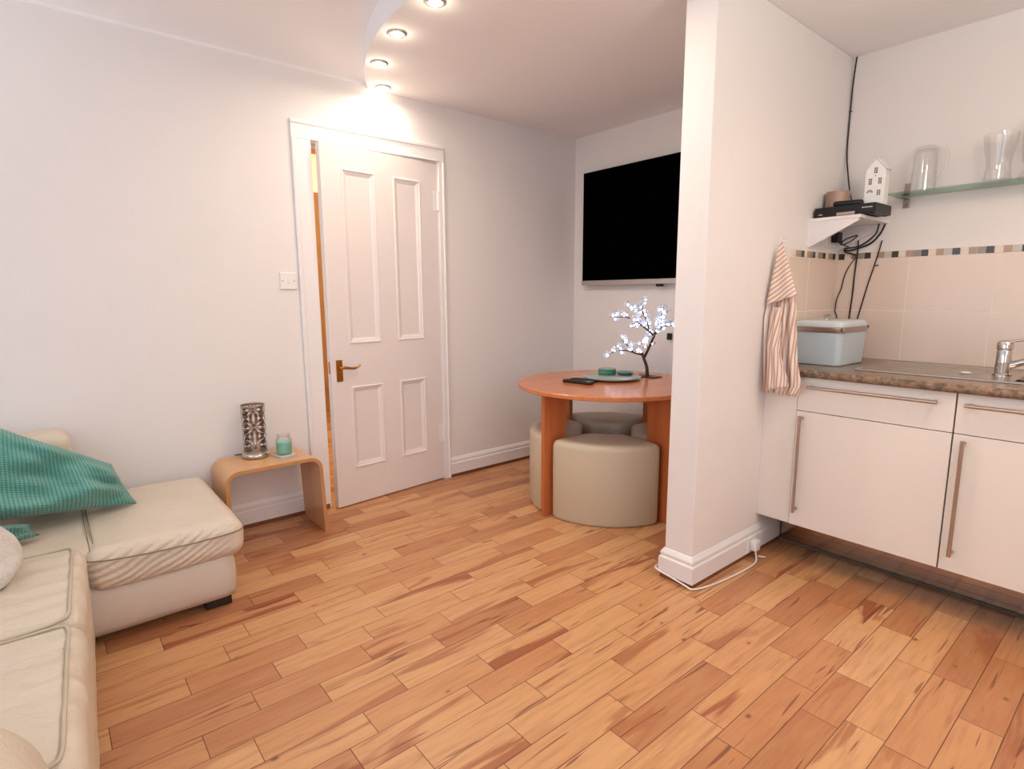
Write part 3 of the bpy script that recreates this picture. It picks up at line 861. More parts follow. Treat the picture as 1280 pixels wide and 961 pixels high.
bm = B(); lathe(bm, [(0, .004), (.07, .004), (.07, 0), (.095, 0), (.10, .006), (.168, .010), (.172, .016), (.168, .019), (0, .016)], seg=64, cap=False); obj('plate', bm, 'glass_frost', t, True, auto=50)
o_ = thing('candle_tin', 'green round candle on the glass tray', 'candle', (.80, 2.15, ZT+.0185), 0)
bm = B(); lathe(bm, [(0, 0), (.05, 0), (.053, .003), (.053, .024), (.050, .026), (0, .026)], seg=40, cap=False); obj('wax', bm, 'green_box', o_, True, auto=40)
bm = B(); lathe(bm, [(0, .0265), (.052, .0265), (.0535, .029), (.052, .032), (0, .032)], seg=40, cap=False); obj('lid', bm, 'teal_glass', o_, True, auto=40, label='pale glass lid')
o_ = obj('glass_dish', None or (lambda b: (lathe(b, [(0, 0), (.04, 0), (.055, .016), (.052, .016), (.038, .004), (0, .004)], seg=40, cap=False), b)[1])(B()), 'teal_glass', None, True, auto=60)
o_.location = (.895, 2.205, ZT+.0185); tag(o_, 'shallow pale green glass dish beside the green candle on the tray', 'dish')

# LED blossom tree
tr = thing('light_tree', 'small bare-branched tree with glowing white LED blossoms on the round table', 'tree lamp', (.965, 2.33, ZT+.0002))
bm = B(); box(bm, -.075, .075, -.045, .045, 0, .006, .002); obj('base', bm, 'black_plastic', tr, label='flat dark base plate')
def T3(x, z, y=0): return (x-.965, y, z-ZT)
branches = [
 ([T3(.962, .706), T3(.955, .76, .003), T3(.932, .815, 0), T3(.918, .845, 0)], .011, .007),
 ([T3(.938, .82, 0), T3(.965, .87, .0), T3(.985, .92, .005), T3(1.0, .955, .01)], .0085, .006),
 ([T3(.93, .83), T3(.88, .842, -.02), T3(.83, .853, -.03), T3(.76, .85, -.05), T3(.705, .82, -.06)], .006, .002),
 ([T3(.87, .845, -.02), T3(.84, .885, -.04), T3(.80, .92, -.05)], .004, .002),
 ([T3(.962, .87), T3(.93, .90, .03), T3(.915, .92, .05)], .004, .002),
 ([T3(1.0, .955), T3(.955, .99, -.01), T3(.92, 1.02, -.03), T3(.87, 1.05, -.04), T3(.80, 1.06, -.05), T3(.75, 1.055, -.06)], .006, .002),
 ([T3(.91, 1.02, -.03), T3(.86, 1.01, .02), T3(.81, .99, .04)], .004, .002),
 ([T3(1.0, .955), T3(1.03, .99, .02), T3(1.06, 1.01, .02), T3(1.12, 1.02, .02)], .006, .002),
 ([T3(1.0, .955), T3(1.0, 1.0, .03), T3(1.01, 1.05, .04), T3(1.02, 1.10, .05)], .005, .002),
 ([T3(.965, .985), T3(.97, 1.04, -.03), T3(.955, 1.09, -.05), T3(.96, 1.13, -.06)], .0045, .002),
 ([T3(1.05, 1.005), T3(1.07, 1.05, -.03), T3(1.09, 1.09, -.05)], .004, .002),
 ([T3(.90, 1.03, -.03), T3(.88, 1.08, -.02), T3(.84, 1.11, -.0)], .004, .0018),
]
bm = B()
for pts, r0, r1 in branches: tube(bm, pts, (lambda a, c: (lambda t: a+(c-a)*t))(r0, r1), 8)
rnd = random.Random(5)
tips = []
for pts, r0, r1 in branches[2:]:
    P = smooth_path(pts, 6)
    for q in P[3::3]: tips.append(q)
    tips.append(P[-1])
blossoms = []
for q in tips:
    blossoms.append(Vector(q)+Vector((rnd.uniform(-.014, .014), rnd.uniform(-.02, .02), rnd.uniform(-.004, .022))))
while len(blossoms) < 96:
    q = rnd.choice(tips); blossoms.append(Vector(q)+Vector((rnd.uniform(-.035, .035), rnd.uniform(-.04, .04), rnd.uniform(-.015, .04))))
for q in blossoms:
    base = Vector(q)
    near = min(tips, key=lambda p: (Vector(p)-base).length)
    if (Vector(near)-base).length > .006: tube(bm, [tuple(near), tuple(base)], .0009, 5, smooth=False)
obj('trunk', bm, 'tree_bark', tr, True, label='brown wire-wrapped trunk and branches')
petal_mesh = None; led_mesh = None
for q in blossoms:
    if petal_mesh is None:
        b = B()
        for k in range(5):
            M = Matrix.Scale(1.75, 4) @ Matrix.Rotation(k*2*PI/5, 4, 'Z') @ Matrix.Rotation(-.5, 4, 'Y')
            bb = bmesh.new()
            ring = [bb.verts.new(p) for p in ((.002, -.001, 0), (.009, -.0062, .001), (.0145, -.004, .003), (.016, 0, .004), (.0145, .004, .003), (.009, .0062, .001), (.002, .001, 0))]
            cen = bb.verts.new((.009, 0, -.001))
            for i in range(6): bb.faces.new((ring[i], ring[i+1], cen))
            join(b, bb, 0, M)
        po = obj('blossom', b, 'tree_petal', tr, True, label='clear white petals'); petal_mesh = po.data
        b = B(); bmesh.ops.create_icosphere(b, subdivisions=2, radius=.0058); lo_ = obj('led_bulb', b, 'led', po, True, label='glowing white bulb'); led_mesh = lo_.data
    else:
        po = bpy.data.objects.new('blossom', petal_mesh); COL.objects.link(po); po.parent = tr; po['label'] = 'clear white petals'
        lo_ = bpy.data.objects.new('led_bulb', led_mesh); COL.objects.link(lo_); lo_.parent = po; lo_['label'] = 'glowing white bulb'
    po.location = q; po.rotation_euler = (rnd.uniform(-.9, 1.6), rnd.uniform(-.8, .8), rnd.uniform(0, 6))

# ------------------------------------------------------------------ kitchen
CF = 2.0   # cabinet front plane
ZC0, ZD, ZC1, ZW = .185, .700, .846, .879
def bar_handle(p0, p1, out, parent, rad=.0068):
    """bar on two posts; p0,p1 on the front, out = stand-off vector"""
    p0, p1, out = Vector(p0), Vector(p1), Vector(out); d = (p1-p0).normalized()
    bm = B(); tube(bm, [p0+out, p1+out], rad, 14, smooth=False)
    for s in (p0+d*.012, p1-d*.012): tube(bm, [s, s+out], rad*.9, 12, smooth=False)
    for s in (p0+d*.022, p1-d*.026): tube(bm, [s+out, s+out+d*.003], rad*1.08, 14, smooth=False)
    return obj('handle', bm, 'steel', parent, True, auto=40, label='brushed metal bar handle')
def cabinet(x0, x1, label, hx):
    t = thing('base_cabinet', label, 'kitchen cabinet', (0, 0, 0), 0, 'white base cabinets under the worktop')
    bm = B()
    box(bm, x0, x0+.018, CF+.020, 2.60, ZC0, ZC1-.001); box(bm, x1-.018, x1, CF+.020, 2.60, ZC0, ZC1-.001)
    box(bm, x0, x1, CF+.020, 2.60, ZC0, ZC0+.018); box(bm, x0, x1, 2.585, 2.60, ZC0, ZC1-.001); box(bm, x0, x1, CF+.020, CF+.03, ZD-.02, ZC1-.001)
    obj('carcass', bm, 'cab_gap', t)
    bm = B(); box(bm, x0+.0015, x1-.0015, CF, CF+.019, ZC0, ZD-.0015, .0012, 2); d = obj('door', bm, 'cab_white', t)
    bar_handle((hx, CF, ZC0+.065), (hx, CF, ZD-.018), (0, -.030, 0), d)
    bm = B(); box(bm, x0+.0015, x1-.0015, CF, CF+.019, ZD+.0015, ZC1, .0012, 2); w = obj('drawer', bm, 'cab_white', t)
    bar_handle((x0+.045 if x0 < 2.3 else x0+.028, CF, ZD+.108), (x1-.048, CF, ZD+.108), (0, -.030, 0), w)
cabinet(1.999, 2.547, 'white kitchen base cabinet nearest the wall end, drawer over door', 2.026)
cabinet(2.549, 3.097, 'white kitchen base cabinet under the sink at the right edge', 2.584)
cabinet(3.099, 3.647, 'white kitchen base cabinet beyond the right edge of the photo', 3.13)
bm = B(); box(bm, PX1+.0005, 1.998, CF+.004, CF+.02, ZC0, ZC1-.001); struct('trim_4', bm, 'cab_white')
bm = B(); box(bm, PX1+.021, 3.65, 2.222, 2.24, .012, ZC0-.002); pl = struct('trim_5', bm, 'plinth_metal')
bm = B(); box(bm, PX1+.021, 3.65, 2.214, 2.2405, 0, .012, .002); obj('seal_strip', bm, 'gasket', pl, label='grey seal strip along the floor')
# worktop (opening left for the bowl)
def worktop_bm():
    b = B(); x0, x1, y0, y1 = PX1+.0005, 3.66, 1.978, YK-.0075
    bx0, bx1, by0, by1 = 2.66, 3.02, 2.185, 2.50
    z0, z1 = ZC1+.001, ZW
    n = 6; r = .012
    prof = [(y0+r, z0)]+[(y0+r-r*math.sin(k*PI/2/n), z0+r-r*math.cos(k*PI/2/n)) for k in range(1, n+1)]+[(y0+r-r*math.cos(k*PI/2/n), z1-r+r*math.sin(k*PI/2/n)) for k in range(0, n+1)]+[(by0, z1), (by0, z0)]
    M = Matrix(((0, 0, 1, 0), (1, 0, 0, 0), (0, 1, 0, 0), (0, 0, 0, 1)))
    prism(b, prof, x0, x1, 0, M)
    box(b, x0, bx0, by0, y1, z0, z1); box(b, bx1, x1, by0, y1, z0, z1); box(b, bx0, bx1, by1, y1, z0, z1)
    return b
o = obj('worktop', worktop_bm(), 'worktop', None, True, auto=30); tag(o, 'mottled brown laminate worktop running along the kitchen wall', 'worktop')
# sink
sk = thing('kitchen_sink', 'stainless steel inset sink with drainer left of its bowl', 'sink', (0, 0, ZW))
def sink_bm():
    b = B(); x0, x1, y0, y1 = 2.165, 3.10, 2.135, 2.545; bx0, bx1, by0, by1 = 2.668, 3.012, 2.193, 2.492
    zt = .004
    box(b, x0, bx0, y0, y1, .0003, zt, .0015); box(b, bx1, x1, y0, y1, .0003, zt, .0015)
    box(b, bx0, bx1, y0, by0, .0003, zt, .0015); box(b, bx0, bx1, by1, y1, .0003, zt, .0015)
    for (a, c, d, e) in ((x0, x1, y0, y0+.008), (x0, x1, y1-.008, y1), (x0, x0+.008, y0, y1), (x1-.008, x1, y0, y1)): box(b, a, c, d, e, .0003, .0075, .003, 3)
    for k in range(7): 
        y = 2.20+k*.043; box(b, 2.22, 2.56, y, y+.007, zt-.001, zt+.0018, .0015)
    return b
obj('drainer', sink_bm(), 'steel_sink', sk)
def bowl_bm():
    b = bmesh.new(); cx, cy = 2.84, 2.3425; prev = None
    for s, z in ((1.03, .006), (1.0, .0045), (.985, -.004), (.96, -.10), (.90, -.13), (.6, -.14), (.12, -.142)):
        hw, hh = .172*s, .1495*s; ring = []
        for k in range(48):
            a = 2*PI*k/48; c_, s_ = math.cos(a), math.sin(a); e = .45
            ring.append(b.verts.new((cx+hw*math.copysign(abs(c_)**e, c_), cy+hh*math.copysign(abs(s_)**e, s_), z)))
        if prev:
            for k in range(48): b.faces.new((prev[k], prev[(k+1) % 48], ring[(k+1) % 48], ring[k]))
        prev = ring
    b.faces.new(prev); return b
obj('bowl', bowl_bm(), 'steel_sink', sk, True, auto=50)
# tap
tp = thing('mixer_tap', 'chrome single-lever mixer tap standing on the sink', 'tap', (2.607, 2.335, ZW+.004))
bm = B(); lathe(bm, [(0, 0), (.030, 0), (.030, .006), (.025, .012), (.024, .05), (.024, .094), (.0225, .097), (.0225, .100), (.025, .102), (.026, .122), (.022, .131), (.012, .136), (0, .137)], seg=36, cap=False); obj('body', bm, 'chrome', tp, True, auto=35)
bm = B(); tube(bm, [(.015, .0, .040), (.06, .006, .058), (.13, .015, .085), (.185, .02, .100), (.205, .022, .094)], lambda t: .014-.003*t, 16); tube(bm, [(.198, .021, .100), (.200, .021, .074)], .012, 16, smooth=False); obj('spout', bm, 'chrome', tp, True, auto=50)
bm = B(); tube(bm, [(.0, 0, .128), (.05, .004, .140), (.10, .008, .143), (.135, .01, .145)], lambda t: .011-.005*t, 14, flat=.55); obj('lever', bm, 'chrome', tp, True, auto=50)
bm = B(); lathe(bm, [(0, 0), (.016, 0), (.017, .003), (.013, .006), (0, .007)], seg=24, cap=False); o = obj('sink_plug', bm, 'white_plastic', None, True, auto=40); o.location = (2.505, 2.30, ZW+.0062)
tag(o, 'small white plug lying on the sink drainer', 'sink plug')

# bread bin
bb_ = thing('bread_bin', 'pale blue enamel bread bin in the worktop corner behind the towel', 'bread bin', (1.980, 2.333, ZW+.0003), math.radians(-1))
def rrect(hw, hh, r, n=6):
    out = []
    for cx, cy, a0 in ((hw-r, hh-r, 0), (-hw+r, hh-r, PI/2), (-hw+r, -hh+r, PI), (hw-r, -hh+r, 1.5*PI)):
        for k in range(n+1): a = a0+k*PI/2/n; out.append((cx+r*math.cos(a), cy+r*math.sin(a)))
    return out
def loft(bm, rings, cap0=True, cap1=True, mi=0):
    b = bmesh.new(); prev = None; n = len(rings[0][0])
    for pts, z in rings:
        cur = [b.verts.new((x, y, z)) for x, y in pts]
        if prev:
            for i in range(n): b.faces.new((prev[i], prev[(i+1) % n], cur[(i+1) % n], cur[i]))
        elif cap0: b.faces.new(cur[::-1])
        prev = cur
    if cap1: b.faces.new(prev)
    join(bm, b, mi)
hw, hh = .109, .146
bm = B(); loft(bm, [(rrect(hw-.012, hh-.012, .022), 0), (rrect(hw-.008, hh-.008, .025), .004), (rrect(hw, hh, .028), .150)]); obj('body', bm, 'blue_enamel', bb_, True, auto=40)
bm = B(); loft(bm, [(rrect(hw+.002, hh+.002, .029), .147), (rrect(hw+.003, hh+.003, .03), .149), (rrect(hw+.003, hh+.003, .03), .170), (rrect(hw+.001, hh+.001, .029), .172)]); box(bm, hw+.001, hw+.007, -hh-.004+.0, -hh+.014, .150, .169, .002); obj('metal_band', bm, 'steel', bb_, True, auto=40, label='brushed metal band round the rim')
bm = B(); loft(bm, [(rrect(hw+.001, hh+.001, .029), .1721), (rrect(hw+.001, hh+.001, .029), .184), (rrect(hw-.006, hh-.006, .026), .194), (rrect(hw-.02, hh-.02, .022), .199)]); lid = obj('lid', bm, 'blue_lid', bb_, True, auto=40)
bm = B(); lathe(bm, [(0, .199), (.008, .199), (.007, .206), (.013, .211), (.014, .218), (.010, .222), (0, .223)], seg=24, cap=False, M=Matrix.Translation((-.02, 0, 0))); obj('knob', bm, 'chrome', lid, True, auto=40, label='small metal knob')
bm = B(); tube(bm, [(.04, hh+.001, .160), (.055, hh+.022, .166), (.085, hh+.026, .170), (.104, hh+.012, .166), (.100, hh+.001, .160)], .0028, 8); obj('catch', bm, 'cable_black', bb_, True, label='dark wire catch')

# tea towel on hook
bm = B(); box(bm, 0, .004, -.012, .012, -.018, .018, .002); tube(bm, [(.004, 0, .004), (.018, 0, .0), (.028, 0, -.004), (.031, 0, .008)], .0035, 8)
o = obj('wall_hook', bm, 'white_plastic', None, True, auto=40); o.location = (PX1, 2.055, 1.424); tag(o, 'small white wall hook holding the striped tea towel', 'hook')
def towel():
    def drape(left, right, zrange, uvf, foldf, n=26, m=44):
        b = B(); uvl = b.loops.layers.uv.new('UVMap'); g = []
        for j in range(m+1):
            t = j/m; row = []
            for i in range(n+1):
                s = i/n
                L_, R_ = left(t), right(t)
                p = L_.lerp(R_, s)
                p = p+Vector((.0, -1, 0))*foldf(s, t)
                row.append(p)
            g.append(row)
        V = [[b.verts.new(p) for p in r] for r in g]
        for j in range(m):
            for i in range(n):
                f = b.faces.new((V[j][i], V[j][i+1], V[j+1][i+1], V[j+1][i]))
                for l, (a, c) in zip(f.loops, ((j, i), (j, i+1), (j+1, i+1), (j+1, i))): l[uvl].uv = uvf(c/n, a/m)
        return b
    def key(ks):
        def f(t):
            for (t0, p0), (t1, p1) in zip(ks, ks[1:]):
                if t <= t1: return Vector(p0).lerp(Vector(p1), (t-t0)/(t1-t0))
            return Vector(ks[-1][1])
        return f
    # main drape
    Lf = key([(0, (1.884, 2.005, 1.40)), (.2, (1.862, 1.985, 1.25)), (.5, (1.858, 1.955, 1.10)), (1, (1.880, 1.945, .772))])
    Rf = key([(0, (1.892, 2.005, 1.40)), (.2, (1.945, 1.985, 1.25)), (.4, (1.985, 1.962, 1.15)), (.75, (2.008, 1.955, .92)), (.93, (2.030, 1.955, .81)), (1, (2.016, 1.955, .766))])
    fold = lambda s, t: .010*math.sin(s*15+1.5*t)*min(1, t*2)+.007*math.sin(s*31+3*t)*min(1, t*2)
    b1 = drape(Lf, Rf, None, lambda s, t: (s*(5+4*t)+t*1.5+4*max(0, s-.55)*t, t), fold)
    # bottom hem corner lifts towards the left
    root = obj('tea_towel', b1, 'towel_cloth', None, True)
    md = root.modifiers.new('thickness', 'SOLIDIFY'); md.thickness = .002
    # front flap: triangle hanging over
    Lf2 = key([(0, (1.882, 1.99, 1.412)), (.5, (1.872, 1.968, 1.28)), (1, (1.868, 1.938, 1.150))])
    Rf2 = key([(0, (1.894, 1.99, 1.412)), (.5, (1.942, 1.972, 1.30)), (1, (1.990, 1.940, 1.192))])
    b2 = drape(Lf2, Rf2, None, lambda s, t: (t*11+s*(1+4*t)*.55, s), lambda s, t: .004*math.sin(s*9+1)*t, 14, 24)
    fl = obj('folded_flap', b2, 'towel_cloth', root, True)
    md = fl.modifiers.new('thickness', 'SOLIDIFY'); md.thickness = .002
    tag(root, 'red and cream striped tea towel hanging from the hook', 'tea towel')
    # second lower fold
    Lf3 = key([(0, (1.885, 1.955, 1.14)), (.5, (1.885, 1.93, .98)), (1, (1.905, 1.92, .785))])
    Rf3 = key([(0, (1.93, 1.955, 1.14)), (.5, (1.945, 1.925, .96)), (.8, (1.98, 1.925, .86)), (1, (1.995, 1.922, .81))])
    b3 = drape(Lf3, Rf3, None, lambda s, t: (s*(4+3*t)+t*2.2, t), lambda s, t: .012*math.sin(s*PI)+.004*math.sin(s*14), 18, 30)
    f3 = obj('front_fold', b3, 'towel_cloth', root, True)
    md = f3.modifiers.new('thickness', 'SOLIDIFY'); md.thickness = .002
towel()

# corner shelf box on the divider
cs = thing('corner_shelf', 'white box shelf with triangular ends in the kitchen corner', 'shelf', (PX1, 0, 0))
bm = B(); box(bm, 0, .218, 2.325, YK, 1.526, 1.541, .002); obj('shelf_board', bm, 'trim_paint', cs)
for yy in (2.328, YK-.0155):
    bm = B(); M = Matrix(((1, 0, 0, 0), (0, 0, 1, 0), (0, 1, 0, 0), (0, 0, 0, 1)))
    prism(bm, [(.0, 1.5259), (.208, 1.5259), (.208, 1.515), (.010, 1.412), (0, 1.412)], yy, yy+.015, 0, M); obj('side_panel', bm, 'trim_paint', cs)
bm = B(); box(bm, .03, .19, 2.36, 2.372, 1.518, 1.5259); 
for k in range(9): box(bm, .05+k*.013, .058+k*.013, 2.44, 2.452, 1.5245, 1.5262, mi=1)
obj('batten', bm, ['trim_paint', 'gasket'], cs)
# set-top box
ZB = 1.541
sb = thing('set_top_box', 'flat black set-top box on the corner shelf', 'set-top box', (1.989, 2.443, ZB+.001))
bm = B(); box(bm, -.127, .127, -.09, .105, .003, .046, .003); obj('casing', bm, 'black_plastic', sb)
for x in (-.11, .11):
    for y in (-.07, .085):
        bm = B(); lathe(bm, [(0, 0), (.008, 0), (.008, .003), (0, .003)], c=(x, y, 0), seg=12, cap=False); obj('foot', bm, 'black_plastic', sb)
bm = B(); box(bm, -.03, .045, -.0925, -.089, .004, .017, .001); obj('trim_strip', bm, 'steel', sb, label='silver strip on the front')
bm = B()
prism(bm, [(-.112, .012), (-.088, .012), (-.098, .019), (-.101, .017)], -.0908, -.0899, 0, Matrix(((1, 0, 0, 0), (0, 0, 1, 0), (0, 1, 0, 0), (0, 0, 0, 1))))
obj('logo', bm, 'silver', sb, label='small pale mark')
bm = B()
for k, w in enumerate((.010, .004, .012, .008, .011)): box(bm, .073+k*.0+sum((.010, .004, .012, .008, .011)[:k])*.95, .073+sum((.010, .004, .012, .008, .011)[:k])*.95+w*.8, -.0908, -.0899, .026, .031)
obj('lettering', bm, 'silver', sb, label='small pale lettering')
# adapter / remote on the box
o = obj('remote_control', (lambda b: (soft_box(b, -.06, .06, -.024, .024, 0, .026, .012, 16, 8, 6, lambda p, n: 0), b)[1])(B()), 'black_plastic', None, True)
o.location = (1.985, 2.408, ZB+.0475); o.rotation_euler = (0, 0, .25); tag(o, 'black remote control lying on top of the set-top box', 'remote control')
# mosaic candle holder
t = thing('candle_holder', 'mottled copper candle holder on the set-top box against the wall', 'candle holder', (1.912, 2.475, ZB+.0475))
bm = B(); lathe(bm, [(0, 0), (.046, 0), (.050, .004), (.051, .078), (.049, .080), (.047, .078), (.046, .006), (0, .006)], seg=28, cap=False); obj('bowl', bm, 'copper_mottled', t, False)
bm = B(); lathe(bm, [(0, .0062), (.0455, .0062), (.0455, .05), (0, .05)], seg=28, cap=False); obj('wax', bm, 'm_cream', t, True, auto=40)
# house ornament
hs = thing('house_ornament', 'white metal lantern shaped like a tall narrow house', 'ornament', (2.076, 2.462, ZB+.0475), math.radians(2))
def house():
    b = bmesh.new(); w, d, h, rf = .039, .028, .150, .045
    M = Matrix(((1, 0, 0, 0), (0, 0, 1, 0), (0, 1, 0, 0), (0, 0, 0, 1)))
    prism(b, [(-w, 0), (w, 0), (w, h), (0, h+rf), (-w, h)], -d, d, 0, M)
    return b
obj('walls', house(), 'white_metal', hs)
bm = B()
for s in (-1, 1):
    ang = math.atan2(.045, .039); Lr = .066
    M = Matrix.Translation((0, 0, .196)) @ Matrix.Scale(s, 4, (1, 0, 0)) @ Matrix.Rotation(ang, 4, 'Y')
    box(bm, 0, Lr, -.032, .032, 0, .003, .0008, 1, M=M)
obj('roof', bm, 'white_metal', hs)
for (cx, cz, w, h) in ((0, .146, .013, .026), (-.019, .100, .013, .027), (.019, .100, .013, .027), (.017, .050, .014, .024)):
    bm = B()
    for sx in (-1, 1):
        for k in range(3 if h > .02 else 2): box(bm, cx+sx*w*.28-w*.2, cx+sx*w*.28+w*.2, -.0286, -.0279, cz-h/2+k*h/3+.001, cz-h/2+(k+1)*h/3-.001)
    obj('window', bm, 'window_dark', hs, label='dark cut-out window')
bm = B()
for k in range(5):
    a = PI*k/5+.08; M = Matrix(((1, 0, 0, -.018), (0, 0, 1, 0), (0, 1, 0, .052), (0, 0, 0, 1)))
    prism(bm, [(0.003*math.cos(a+.25), .003*math.sin(a+.25)), (.013*math.cos(a), .013*math.sin(a)), (.013*math.cos(a+.45), .013*math.sin(a+.45))], -.0286, -.0279, 0, M)
box(bm, -.002, .002, -.0286, -.0279, .121, .125)
obj('fanlight', bm, 'window_dark', hs, label='dark fan-shaped cut-out')
# glass shelf
gs = thing('glass_shelf', 'green-edged glass shelf on the kitchen wall', 'shelf', (0, 0, 1.636))
bm = B(); box(bm, 2.098, 3.3, 2.535, YK-.001, 0, .008, .001); obj('glass_panel', bm, 'glass_green', gs)
for x in (2.135, 3.2):
    bm = B(); box(bm, x-.013, x+.013, YK-.006, YK, -.048, .062, .001); box(bm, x-.011, x+.011, YK-.05, YK-.005, -.008, -.0005, .001); box(bm, x-.011, x+.011, YK-.05, YK-.005, .0085, .014, .001)
    br = obj('bracket', bm, 'steel', gs, label='metal wall bracket')
    bm = B(); lathe(bm, [(0, 0), (.004, 0), (.003, .002), (0, .002)], seg=12, cap=False, M=Matrix.Translation((x, YK-.006, -.034)) @ Matrix.Rotation(PI/2, 4, 'X')); obj('screw', bm, 'gasket', br)
ZG = 1.6442
# upturned jug, glass, tall glass
jg = thing('glass_jug', 'upturned clear glass jug with handle on the glass shelf', 'jug', (2.213, 2.60, ZG))
bm = B(); prof = [(.049, 0), (.047, .05), (.046, .10), (.047, .165), (.044, .180), (.036, .187), (0, .188), (0, .178), (.034, .176), (.040, .165), (.0415, .10), (.043, .05), (.046, 0), (.049, 0)]
lathe(bm, [(r+(.0012*math.sin(z*170) if 0 < z < .16 and r > .045 else 0), z) for r, z in prof], seg=40, cap=False); obj('body', bm, 'glass', jg, True, auto=60)
bm = B(); tube(bm, [(.044, 0, .172), (.070, 0, .168), (.080, 0, .145), (.078, 0, .10), (.066, 0, .06), (.046, 0, .045)], .006, 10); obj('handle', bm, 'glass', jg, True)
def tumbler(x, y, prof, label, s=1):
    t = thing('drinking_glass', label, 'glass', (x, y, ZG), 0, 'drinking glasses on the glass shelf')
    bm = B(); lathe(bm, [(r*s, z*s) for r, z in prof], seg=48, cap=False); obj('body', bm, 'glass', t, True, auto=60)
tumbler(2.468, 2.60, [(0, 0), (.047, 0), (.049, .003), (.044, .03), (.0405, .06), (.044, .10), (.052, .14), (.0565, .175), (.057, .19), (.055, .19), (.0545, .175), (.050, .14), (.042, .10), (.0385, .06), (.041, .03), (.042, .012), (0, .010)], 'waisted clear drinking glass on the glass shelf')
tumbler(2.583, 2.61, [(0, 0), (.050, 0), (.052, .003), (.052, .012), (.035, .035), (.036, .05), (.045, .08), (.050, .15), (.050, .236), (.048, .236), (.048, .15), (.043, .082), (.033, .052), (0, .05)], 'tall clear glass cut off by the right edge of the photo')

# cables and sockets
def cable(name, pts, r, label, cat='cable', m='cable_black'):
    bm = B(); tube(bm, pts, r, 8); o = obj(name, bm, m, None, True); return tag(o, label, cat)
w = YK-.004
c1 = cable('aerial_cable', [(1.868, w, HC-.001), (1.861, w, 2.21), (1.859, w, 2.10), (1.858, w, 1.93), (1.862, w, 1.85), (1.872, w-.004, 1.79), (1.893, w-.02, 1.70), (1.935, 2.60, 1.62), (1.97, 2.555, 1.602)], .0032, 'black aerial cable running down the corner from the ceiling')
bm = B(); tube(bm, [(1.853, w, 2.075), (1.868, w, 2.075)], .0022, 6, smooth=False); obj('cable_clip', bm, 'cable_black', c1)
YT_ = YK-.012
cable('wall_cable', [(1.948, YT_, 1.455), (1.949, YT_, 1.39), (1.944, YT_, 1.28), (1.943, YT_, 1.20), (1.937, YT_, 1.08), (1.934, YT_, 1.0), (1.94, YT_-.04, .89)], .0036, 'dark cable running straight down the tiles behind the bread bin')
c3 = cable('wall_cable', [(2.052, YT_, 1.448), (2.035, YT_, 1.36), (2.01, YT_, 1.25), (1.992, YT_, 1.16), (1.975, YT_, 1.07), (1.965, YT_, 1.0), (1.96, YT_-.04, .89)], .0030, 'thin dark cable slanting across the tiles, rightmost of the three')
bm = B(); box(bm, 2.026, 2.046, YT_-.002, YT_+.006, 1.328, 1.333); obj('cable_clip', bm, 'cable_black', c3)
cable('wall_cable', [(1.952, YT_, 1.385), (1.925, YT_, 1.345), (1.900, YT_, 1.29), (1.888, YT_, 1.22), (1.872, YT_, 1.17), (1.868, YT_, 1.11), (1.880, YT_, 1.06), (1.885, YT_-.03, .89)], .0026, 'thin wavy dark cable nearest the corner above the bread bin')
cable('power_lead', [(2.070, 2.63, 1.519), (2.045, 2.655, 1.478), (2.01, 2.662, 1.44), (1.965, 2.662, 1.42), (1.915, 2.662, 1.408), (1.89, 2.662, 1.412), (1.90, 2.662, 1.400), (1.935, 2.662, 1.388), (1.95, 2.665, 1.372)], .0042, 'thick black lead looping below the corner shelf')
cable('power_lead', [(2.045, 2.63, 1.522), (2.028, 2.65, 1.48), (1.995, 2.655, 1.448), (1.955, 2.655, 1.425), (1.91, 2.655, 1.42), (1.892, 2.655, 1.420)], .0038, 'black lead hanging just inside the loop under the corner shelf')
so = thing('wall_socket', 'white socket plate with a black plug under the corner shelf', 'socket', (PX1, 2.59, 1.465))
bm = B(); box(bm, 0, .009, -.075, .040, -.042, .043, .003); obj('plate', bm, 'white_plastic', so)
pg = B(); box(pg, .0, .036, -.024, .024, -.024, .026, .006, 3); o = obj('power_plug', pg, 'black_plastic'); o.location = (PX1+.0095, 2.585, 1.468)
tag(o, 'black mains plug in the socket under the corner shelf', 'plug')
bm = B(); tube(bm, [(.03, 0, -.022), (.045, .005, -.035), (.075, .02, -.02), (.10, .03, .005), (.075, .03, .002), (.045, .02, -.012), (.04, .01, -.03), (.06, .04, -.045)], .003, 8); obj('lead', bm, 'cable_black', o, True)
# skirting socket + white plug + flex
s2 = thing('skirting_socket', 'small white socket set in the skirting of the wall end', 'socket', (PX1+.018, 1.925, .062))
bm = B(); box(bm, 0, .006, -.036, .036, -.036, .036, .002); obj('plate', bm, 'white_plastic', s2)
pl_ = thing('mains_plug', 'white mains plug in the skirting socket with its white flex around the wall end', 'plug', (PX1+.0242, 1.93, .062))
bm = B(); box(bm, 0, .030, -.022, .022, -.024, .026, .006, 3); obj('body', bm, 'white_plastic', pl_, True, auto=40)
ox, oy, oz = PX1+.0242, 1.93, .062
fl = [(ox+.015, oy, .040), (1.900, 1.925, .018), (1.918, 1.89, .007), (1.925, 1.83, .005), (1.922, 1.73, .005), (1.913, 1.63, .005), (1.897, 1.53, .005), (1.872, 1.458, .006), (1.842, 1.445, .016), (1.78, 1.441, .028), (1.72, 1.442, .034), (1.690, 1.455, .038), (1.692, 1.50, .036)]
bm = B(); tube(bm, [(x-ox, y-oy, z-oz) for x, y, z in fl], .0036, 10); obj('flex', bm, 'white_plastic', pl_, True, label='white cable')
bm = B(); tube(bm, [(1.905-ox, 1.935-oy, .012-oz), (1.925-ox, 1.965-oy, .006-oz)], .003, 8, smooth=False); obj('cable_tie', bm, 'white_plastic', pl_, True)

